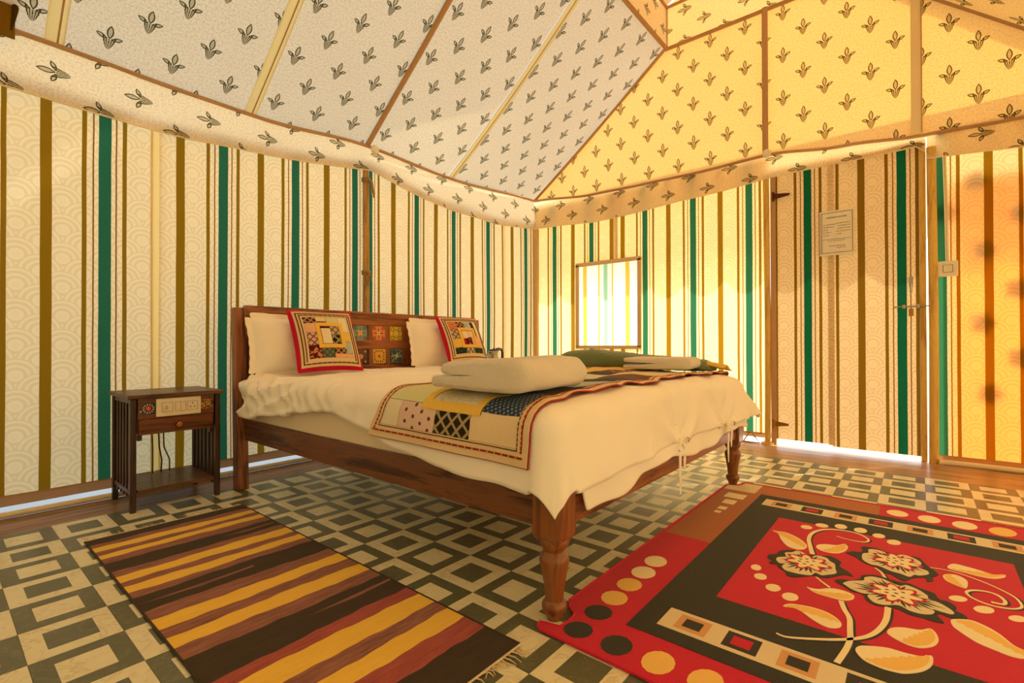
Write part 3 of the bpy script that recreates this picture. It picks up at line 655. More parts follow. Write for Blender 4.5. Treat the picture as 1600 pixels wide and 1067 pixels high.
# ---------------------------------------------------------------- bedding
mat_ = empty('mattress', (.88, .93, .355)); tag(mat_, 'cream sheeted mattress lying in the bed frame under the white duvet', 'mattress')
def matt_fn():
    m = MB(); x0, x1, y0, y1, z0, z1 = -.13, 1.90, .012, 1.855, .357, .565
    n = 40
    def ring(ins, z):
        out = []
        for (ax, ay, bx, by) in ((x0, y0, x1, y0), (x1, y0, x1, y1), (x1, y1, x0, y1), (x0, y1, x0, y0)):
            for i in range(n):
                t = i/n; x = ax+(bx-ax)*t; y = ay+(by-ay)*t
                cx, cy = (x0+x1)/2, (y0+y1)/2
                w = .006*noise.noise(Vector((x*5, y*5, z*9)))
                x = cx+(x-cx)*(1-ins/1.0)+w; y = cy+(y-cy)*(1-ins/.95)+w; out.append((x-.88, y-.93, z-.355))
        return out
    rings = [ring(.03, z0), ring(.004, z0+.02), ring(0, z0+.06), ring(-.004, z0+.12), ring(.004, z1-.03), ring(.03, z1-.004), ring(.06, z1)]
    N = 4*n
    for r in rings: m.v += r
    for k in range(len(rings)-1): m.f += [(k*N+i, k*N+(i+1) % N, (k+1)*N+(i+1) % N, (k+1)*N+i) for i in range(N)]
    m.f.append(tuple(range(N))[::-1]); m.f.append(tuple((len(rings)-1)*N+i for i in range(N)))
    return m
matt_fn().build('sheeted_body', M['sheet'], mat_, smooth=True)

DX1, DY0, DY1, DR, DZ = 1.865, .045, 1.82, .080, .610
LN = [(-.1, .25), (.05, .25), (.25, .215), (.5, .185), (.78, .155), (1.03, .19), (1.27, .245), (1.5, .27), (1.7, .28), (2.1, .29)]
LF = .285
def duvet(s, t, w=1.0):
    dx = max(0, s-DX1); dn = max(0, DY0-t); df = max(0, t-DY1); dy = dn+df
    cx, cy = min(s, DX1), min(max(t, DY0), DY1)
    d = math.hypot(dx, dy); q = DR*PI/2
    if d <= 0: out = down = 0.0; n = Vector((0, 0, 1)); dirv = Vector((0, 0, 0))
    else:
        dirv = Vector((dx/d, (df-dn)/d, 0))
        flare = .16 if df <= 0 else (.16+.40*min(1, df/.08)*min(1, dx/.1))
        if d < q: a = d/DR; out = DR*math.sin(a); down = DR*(1-math.cos(a)); n = dirv*math.sin(a)+Vector((0, 0, math.cos(a)))
        else:
            e = d-q; out = DR+e*flare; down = DR+e*math.sqrt(max(.2, 1-flare*flare)); n = (dirv+Vector((0, 0, flare))).normalized()
    u = min(1, max(0, cx/1.9)); v = (cy-DY0)/(DY1-DY0)
    crown = .022*math.sin(PI*v)**.7+.012*math.sin(PI*min(1, max(0, (cx+.1)/2.0)))
    p = Vector((cx, cy, DZ+crown-down))+dirv*out
    if w:
        h = .011*noise.noise(Vector((s*2.6, t*2.1, .3)))+.006*noise.noise(Vector((s*7+t*3, t*6, 1.7)))
        rd = lambda a, b, c: (.5-abs(noise.noise(Vector((a, b, c)))))
        h += .020*rd(s*2.2+t*1.5, t*1.7-s*.8, 6.0)*(1 if d <= 0 else .6)+.012*rd(s*5+t*2, t*4.5-s, 2.0)-.010
        if t < .3 and s < 1.3:       # soft rucks along the near side, strongest towards the pillows
            k = max(0, 1-s/1.25)*min(1, (.3-t)/.3); h += k*(.085*rd(s*4.5+dn*5, dn*6+1, 4)+.05*rd(s*11-dn*8, dn*9, 9)-.035)
            h += .022*max(0, 1-s/.35)*math.exp(-((dn-.10)/.07)**2)
        if dx > 0:
            for ty_ in (.87, 1.45): h -= .028*math.exp(-((t-ty_)/(.05+.35*max(0, LF-dx)))**2)*min(1, dx/.2)
            h += .012*noise.noise(Vector((t*5, dx*4, 8)))*min(1, dx/.1)
            for ty_ in (.87, 1.45):
                an = math.atan2(t-ty_, max(.02, LF+.02-dx)); h += .010*math.sin(an*9+ty_*5)*math.exp(-(abs(t-ty_)/.3)**2)*min(1, dx/.08)
        # raised fold across the top where the duvet is doubled
        h += .014*math.exp(-((s-.62-.05*math.sin(t*3))/.035)**2)*(1 if dn <= 0 else .4) + .010*math.exp(-((t-.36-.06*math.sin(s*4))/.05)**2)*max(0, 1-abs(s-.4)/.5)
        p = p+n*h
    return p, n
def rel(m, o): m.v = [(x-o[0], y-o[1], z-o[2]) for x, y, z in m.v]; return m
dv = empty('duvet', (.95, .93, .62)); tag(dv, 'white duvet draped over the bed, its tied hem hanging over the foot', 'duvet')
dm = MB(); S0 = -.07
def round_corner(s, t, ln):
    dx = s-DX1; dn = DY0-t; df = t-DY1
    if dx > 0 and (dn > 0 or df > 0):
        L = ln if dn > 0 else .235; dy = dn if dn > 0 else df; r = math.hypot(dx/LF, dy/L); q = 1.13
        if r > q*.8: k = (q*.8+(r-q*.8)*.55)/r if r < 1.5 else 1; dx *= k; dy *= k
        s = DX1+dx; t = DY0-dy if dn > 0 else DY1+dy
    return s, t
def dgrid(a, b):
    smax = DX1+LF; s = S0+(smax-S0)*a; ln = lerp(LN, s); t0 = DY0-ln-.012*noise.noise(Vector((s*6, 2, 2))); t1 = DY1+.235
    t = t0+(t1-t0)*b
    if a > .93: s += .012*noise.noise(Vector((t*5, 5, 5)))*(a-.93)/.07
    return duvet(*round_corner(s, t, ln))[0]
dm.grid(dgrid, frange(0, 1, 190), frange(0, 1, 180)); rel(dm, (.95, .93, .62))
dm.build('cover', M['white'], dv, smooth=True, solid=.02)
um = MB()
def under(t, v):
    z = .46-v*(.13+.018*math.sin(t*7)+.012*noise.noise(Vector((t*6, 0, 0)))+.02*math.exp(-((t-.28)/.12)**2)); return (1.925+.035*v+.008*math.sin(t*21)*v, t, z)
um.grid(under, frange(.10, 1.84, 70), frange(0, 1, 8)); rel(um, (.95, .93, .62)); um.build('under_flap', M['white'], dv, smooth=True, solid=.012, sub=1)
for ty_, ln_ in ((.87, .22), (1.45, .19)):
    e, _ = duvet(DX1+LF-.01, ty_); m = MB(); x, y, z = e+Vector((.02, 0, 0))
    m.tube([(x, y, z), (x+.012, y-.02, z-.04), (x+.006, y-.005, z-ln_*.6), (x+.01, y-.012, z-ln_)], [.009, .012, .012, .006], 6, .3)
    m.tube([(x, y, z), (x+.015, y+.03, z-.03), (x+.01, y+.035, z-.085), (x+.012, y+.028, z-.12)], [.009, .013, .013, .007], 6, .3)
    m.tube([(x, y, z), (x+.02, y+.03, z+.012), (x+.022, y+.06, z-.002), (x+.018, y+.055, z-.015), (x+.006, y+.01, z-.006)], .006, 6, .4)
    m.tube([(x, y, z), (x+.02, y-.03, z-.004), (x+.022, y-.05, z-.03), (x+.012, y-.03, z-.04), (x+.004, y, z-.01)], .006, 6, .4)
    m.lathe([(.002, -.012), (.011, -.006), (.012, .004), (.002, .012)], 10, (x+.006, y, z)); rel(m, (.95, .93, .62)); m.build('tie', M['white'], dv, smooth=True)

# ---------------------------------------------------------------- surface pieces
def plate(S, u0, u1, v0, v1, off, th, nu, nv, o=(0, 0, 0), uvs=1.0, puff=0):
    m = MB(); us, vs_ = frange(u0, u1, nu), frange(v0, v1, nv); top = []; 
    for j, v in enumerate(vs_):
        for i, u in enumerate(us):
            p, n = S(u, v); e = math.sin(PI*i/nu)*math.sin(PI*j/nv)
            q = Vector(p)+Vector(n)*(off+puff*min(1, e*1.6)); m.v.append(tuple(q-Vector(o))); m.uv[len(m.v)-1] = (u*uvs, v*uvs)
    W = nu+1
    m.f = [(j*W+i, j*W+i+1, (j+1)*W+i+1, (j+1)*W+i) for j in range(nv) for i in range(nu)]
    loop = [i for i in range(nu)]+[j*W+nu for j in range(nv)]+[nv*W+i for i in range(nu, 0, -1)]+[j*W for j in range(nv, 0, -1)]
    base = len(m.v)
    for k in loop:
        j, i = divmod(k, W); p, n = S(us[i], vs_[j]); m.v.append(tuple(Vector(p)+Vector(n)*(off-th)-Vector(o))); m.uv[len(m.v)-1] = m.uv[k]
    L = len(loop); m.f += [(loop[k], base+k, base+(k+1) % L, loop[(k+1) % L]) for k in range(L)]
    return m
# bed runner
rn = empty('bed_runner', (1.5, .9, .63)); tag(rn, 'patchwork quilt runner with red edged tape border across the foot of the bed', 'runner')
RS0, RS1, RT0, RT1 = 1.165, 1.865, -.17, 1.85
def rsurf(s, t):
    k = min(1, max(0, (s-RS1+.09)/.09)); ruf = .016*math.sin(t*19+.5*math.sin(t*7))*k if t > .15 else 0
    sk = s + .035*k*0 + (-.05*min(1, max(0, (RS0+.2-s)/.2))*min(1, max(0, -t/.15)))
    p, n = duvet(sk, t); return p+n*(.0+abs(ruf)*.5)+Vector((ruf, 0, 0)), n
def rpart(name, a, b, c, d, off, th, mat, puff=0):
    nu = max(2, int((b-a)/.025)); nv = max(2, int((d-c)/.025)); return plate(rsurf, a, b, c, d, off, th, nu, nv, (1.5, .9, .63), 1.0, puff).build(name, mat, rn, smooth=True)
rpart('backing', RS0, RS1, RT0, RT1, .009, .004, M['runred'])
bw = .050
for nm, (a, b, c, d) in (('border_tape', (RS0+.003, RS1-.003, RT0+.003, RT0+bw)), ('border_tape', (RS0+.004, RS1-.004, RT1-bw, RT1-.003)), ('border_tape', (RS0+.003, RS0+bw, RT0+bw, RT1-bw)), ('border_tape', (RS1-bw, RS1-.003, RT0+bw, RT1-bw))):
    rpart(nm, a, b, c, d, .0135, .004, M['tape'])
for (a, b, c, d) in ((RS0+.02, RS1-.02, RT0+.024, RT0+.030), (RS0+.024, RS0+.030, RT0+.03, RT1-.03), (RS1-.030, RS1-.024, RT0+.04, RT1-.04)):
    rpart('braid', a, b, c, d, .0155, .003, M['tapered'])
for (a, b, c, d) in ((RS0+.042, RS1-.042, RT0+.043, RT0+.046), (RS0+.043, RS0+.046, RT0+.046, RT1-.046), (RS1-.046, RS1-.043, RT0+.046, RT1-.046)):
    rpart('edge_stitch', a, b, c, d, .0150, .003, M['tapedark'])
a0, a1 = RS0+bw, RS1-bw; w = (a1-a0)
rows = [(-.120, -.030, [(0, .13, 'white'), (.13, .42, 'pink'), (.42, .69, 'black'), (.69, 1, 'cream')]),
        (-.030, .13, [(0, .30, 'pale'), (.36, .72, 'lace'), (.75, 1, 'blue')]),
        (.13, .36, [(0, .3, 'peach'), (.3, .65, 'lace'), (.65, 1, 'dark')]),
        (.36, .56, [(0, .34, 'yellow'), (.34, .68, 'cream'), (.68, 1, 'sky')]),
        (.56, .74, [(0, .33, 'white'), (.33, .66, 'yellow'), (.66, 1, 'navy')]),
        (.74, .94, [(0, .34, 'peach'), (.34, .66, 'lace'), (.66, 1, 'brown')]),
        (.94, 1.12, [(0, .33, 'yellow'), (.33, .6, 'navy'), (.6, 1, 'cream')]),
        (1.12, 1.30, [(0, .33, 'yellow'), (.33, .62, 'maroon'), (.62, 1, 'cream')]),
        (1.30, 1.48, [(0, .4, 'peach'), (.4, .7, 'cream'), (.7, 1, 'pale')]),
        (1.48, 1.64, [(0, .4, 'yellow'), (.4, .7, 'white'), (.7, 1, 'navy')]),
        (1.64, 1.80, [(0, .33, 'lace'), (.33, .66, 'yellow'), (.66, 1, 'brown')])]
for c, d, cells in rows:
    for x0, x1, k in cells: rpart('patch', a0+w*x0+.001, a0+w*x1-.001, c+.001, d-.001, .0125, .004, P[k], .003)
for (x0, x1, c, d) in ((.30, .36, -.042, .14), (.71, .75, -.042, .14), (.30, .75, -.046, -.016), (.30, .75, .12, .14)): rpart('sash_strip', a0+w*x0, a0+w*x1, c, d, .0160, .005, P['yellow'])

# ---------------------------------------------------------------- pillows and cushions
def pillow_surf(w, h, th, pinch=.07, ear=.0):
    def S(u, v, side=1):
        e = max(0, 1-abs(u)**2.3)**.6*max(0, 1-abs(v)**2.3)**.6
        x = u*w/2*(1-pinch*(1-v*v)); y = v*h/2*(1-pinch*(1-u*u)); return Vector((x, y, side*th/2*e))
    return S
def front(S):
    def f(u, v):
        e = .02; p = S(u, v); a = S(min(1, u+e), v)-S(max(-1, u-e), v); b = S(u, min(1, v+e))-S(u, max(-1, v-e)); n = a.cross(b)
        return p, (n.normalized() if n.length > 1e-9 else Vector((0, 0, 1)))
    return f
def pillow_body(S, n=22, wr=.0, k=0, flange=0):
    m = MB(); g = frange(-1, 1, n)
    for side in (1, -1):
        m.grid(lambda u, v: S(u, v, side)+Vector((0, 0, wr*noise.noise(Vector((u*3, v*3, k+side)))*(1-u*u)*(1-v*v))), g, g)
    if flange:
        for a in range(4):
            pts = [((t, -1), (1, t), (-t, 1), (-1, -t))[a] for t in g]
            def fl(i, v):
                u_, v_ = pts[int(i)]; p = S(u_, v_); o = Vector((u_ if a in (1, 3) else 0, v_ if a in (0, 2) else 0, 0)); return p+o*flange*v+Vector((0, 0, .006*math.sin(i*1.7)*v))
            m.grid(fl, list(range(len(g))), [-.2, 1])
    return m
def place(o, base, yaw_n, lean, roll=0):
    """stand a pillow: local z faces the room along angle yaw_n, leaning back"""
    R = Matrix.Rotation(yaw_n, 4, 'Z') @ Matrix.Rotation(-lean, 4, 'Y') @ Matrix(((0, 0, 1, 0), (1, 0, 0, 0), (0, 1, 0, 0), (0, 0, 0, 1))) @ Matrix.Rotation(roll, 4, 'Z')
    o.matrix_world = Matrix.Translation(base) @ R
def white_pillow(label, base, w, h, th, lean, yaw, k):
    o = empty('pillow'); tag(o, label, 'pillow'); S = pillow_surf(w, h, th, .05)
    pillow_body(S, 22, .02, k, .03).build('case', M['white'], o, smooth=True, sub=1); place(o, base, yaw, lean); return o
white_pillow('plump white pillow propped against the headboard beside the bedside table', (-.085, .315, .79), .60, .315, .17, .20, 0, 1)
white_pillow('white pillow propped against the headboard behind the cushion nearest the kettle', (-.085, 1.385, .80), .56, .325, .16, .20, 0, 9)
def cushion(label, base, w, h, th, lean, yaw, roll, layout, frame_c):
    o = empty('cushion'); tag(o, label, 'cushion'); S = pillow_surf(w, h, th, .055); F = front(S)
    pillow_body(S, 20, .004, 3).build('cover', M['crimson'], o, smooth=True, sub=1)
    def pp(name, a, b, c, d, off, th_, mat, puff=0):
        return plate(F, a, b, c, d, off, th_, max(2, int((b-a)/.12)+1), max(2, int((d-c)/.12)+1), (0, 0, 0), w*.5, puff).build(name, mat, o, smooth=True)
    A, Bd = .90, .68
    for a, b, c, d in ((-A, A, Bd, A), (-A, A, -A, -Bd), (-A, -Bd, -Bd, Bd), (Bd, A, -Bd, Bd)): pp('border_tape', a, b, c, d, .003, .004, M['tape'])
    for a, b, c, d in ((-.84, .84, .80, .83), (-.84, .84, -.83, -.80), (-.84, -.81, -.8, .8), (.81, .84, -.8, .8)): pp('braid', a, b, c, d, .0050, .003, M['tapedark'])
    for a, b, c, d in ((-.76, .76, .735, .76), (-.76, -.735, -.75, .75), (.735, .76, -.75, .75)): pp('braid', a, b, c, d, .0050, .003, M['tapedark'])
    for a, b, c, d, k in layout: pp('patch', a*1.36-.68+.006, b*1.36-.68-.006, c*1.36-.68+.006, d*1.36-.68-.006, .0030, .004, P[k], .0015)
    a, b, c, d = frame_c; t = .085
    for q in ((a, b, d-t, d), (a, b, c, c+t), (a, a+t, c+t, d-t), (b-t, b, c+t, d-t)): pp('sash_strip', q[0]*1.36-.68, q[1]*1.36-.68, q[2]*1.36-.68, q[3]*1.36-.68, .0055, .004, P['yellow'])
    place(o, base, yaw, lean, roll); return o
L1 = [(0, .27, .84, 1, 'coffee'), (.27, .50, .88, 1, 'cream'), (.27, .5, .84, .88, 'maroon'), (.5, .78, .84, 1, 'pale'), (.78, 1, .62, 1, 'white'), (0, .22, .60, .84, 'peach'), (0, .22, .30, .60, 'mauve'), (0, .27, 0, .30, 'maroon'),
      (.32, .54, .70, .75, 'maroon'), (.32, .54, .32, .70, 'white'), (.54, .75, .53, .75, 'grey'), (.54, .75, .31, .53, 'black'), (.27, .56, 0, .22, 'teal'), (.56, .84, .09, .22, 'coffee'), (.56, 1, 0, .09, 'peach'), (.84, 1, .09, .38, 'sky'), (.84, 1, .38, .62, 'yellow')]
L2 = [(0, .27, .74, 1, 'salmon'), (.27, .52, .76, 1, 'coffee'), (.52, .78, .78, 1, 'sky'), (.78, .9, .55, 1, 'navy'), (.9, 1, .5, 1, 'white'), (0, .22, .44, .74, 'grey'), (0, .24, .18, .44, 'yellow'), (.34, .54, .44, .68, 'white'), (.54, .74, .48, .68, 'cream'),
      (.42, .64, .24, .46, 'maroon'), (.64, .78, .24, .48, 'peach'), (.84, 1, .16, .5, 'peach'), (0, .36, 0, .17, 'green'), (.36, .66, 0, .16, 'grey'), (.66, 1, 0, .16, 'green')]
cushion('patchwork cushion with crimson edge and yellow square, near the tiled bedside table', (.075, .355, .815), .385, .395, .12, .46, -.10, .0, L1, (.22, .84, .22, .84))
cushion('patchwork cushion with crimson edge standing beside the steel kettle', (.075, 1.455, .825), .39, .40, .12, .46, -.10, .0, L2, (.24, .84, .16, .78))

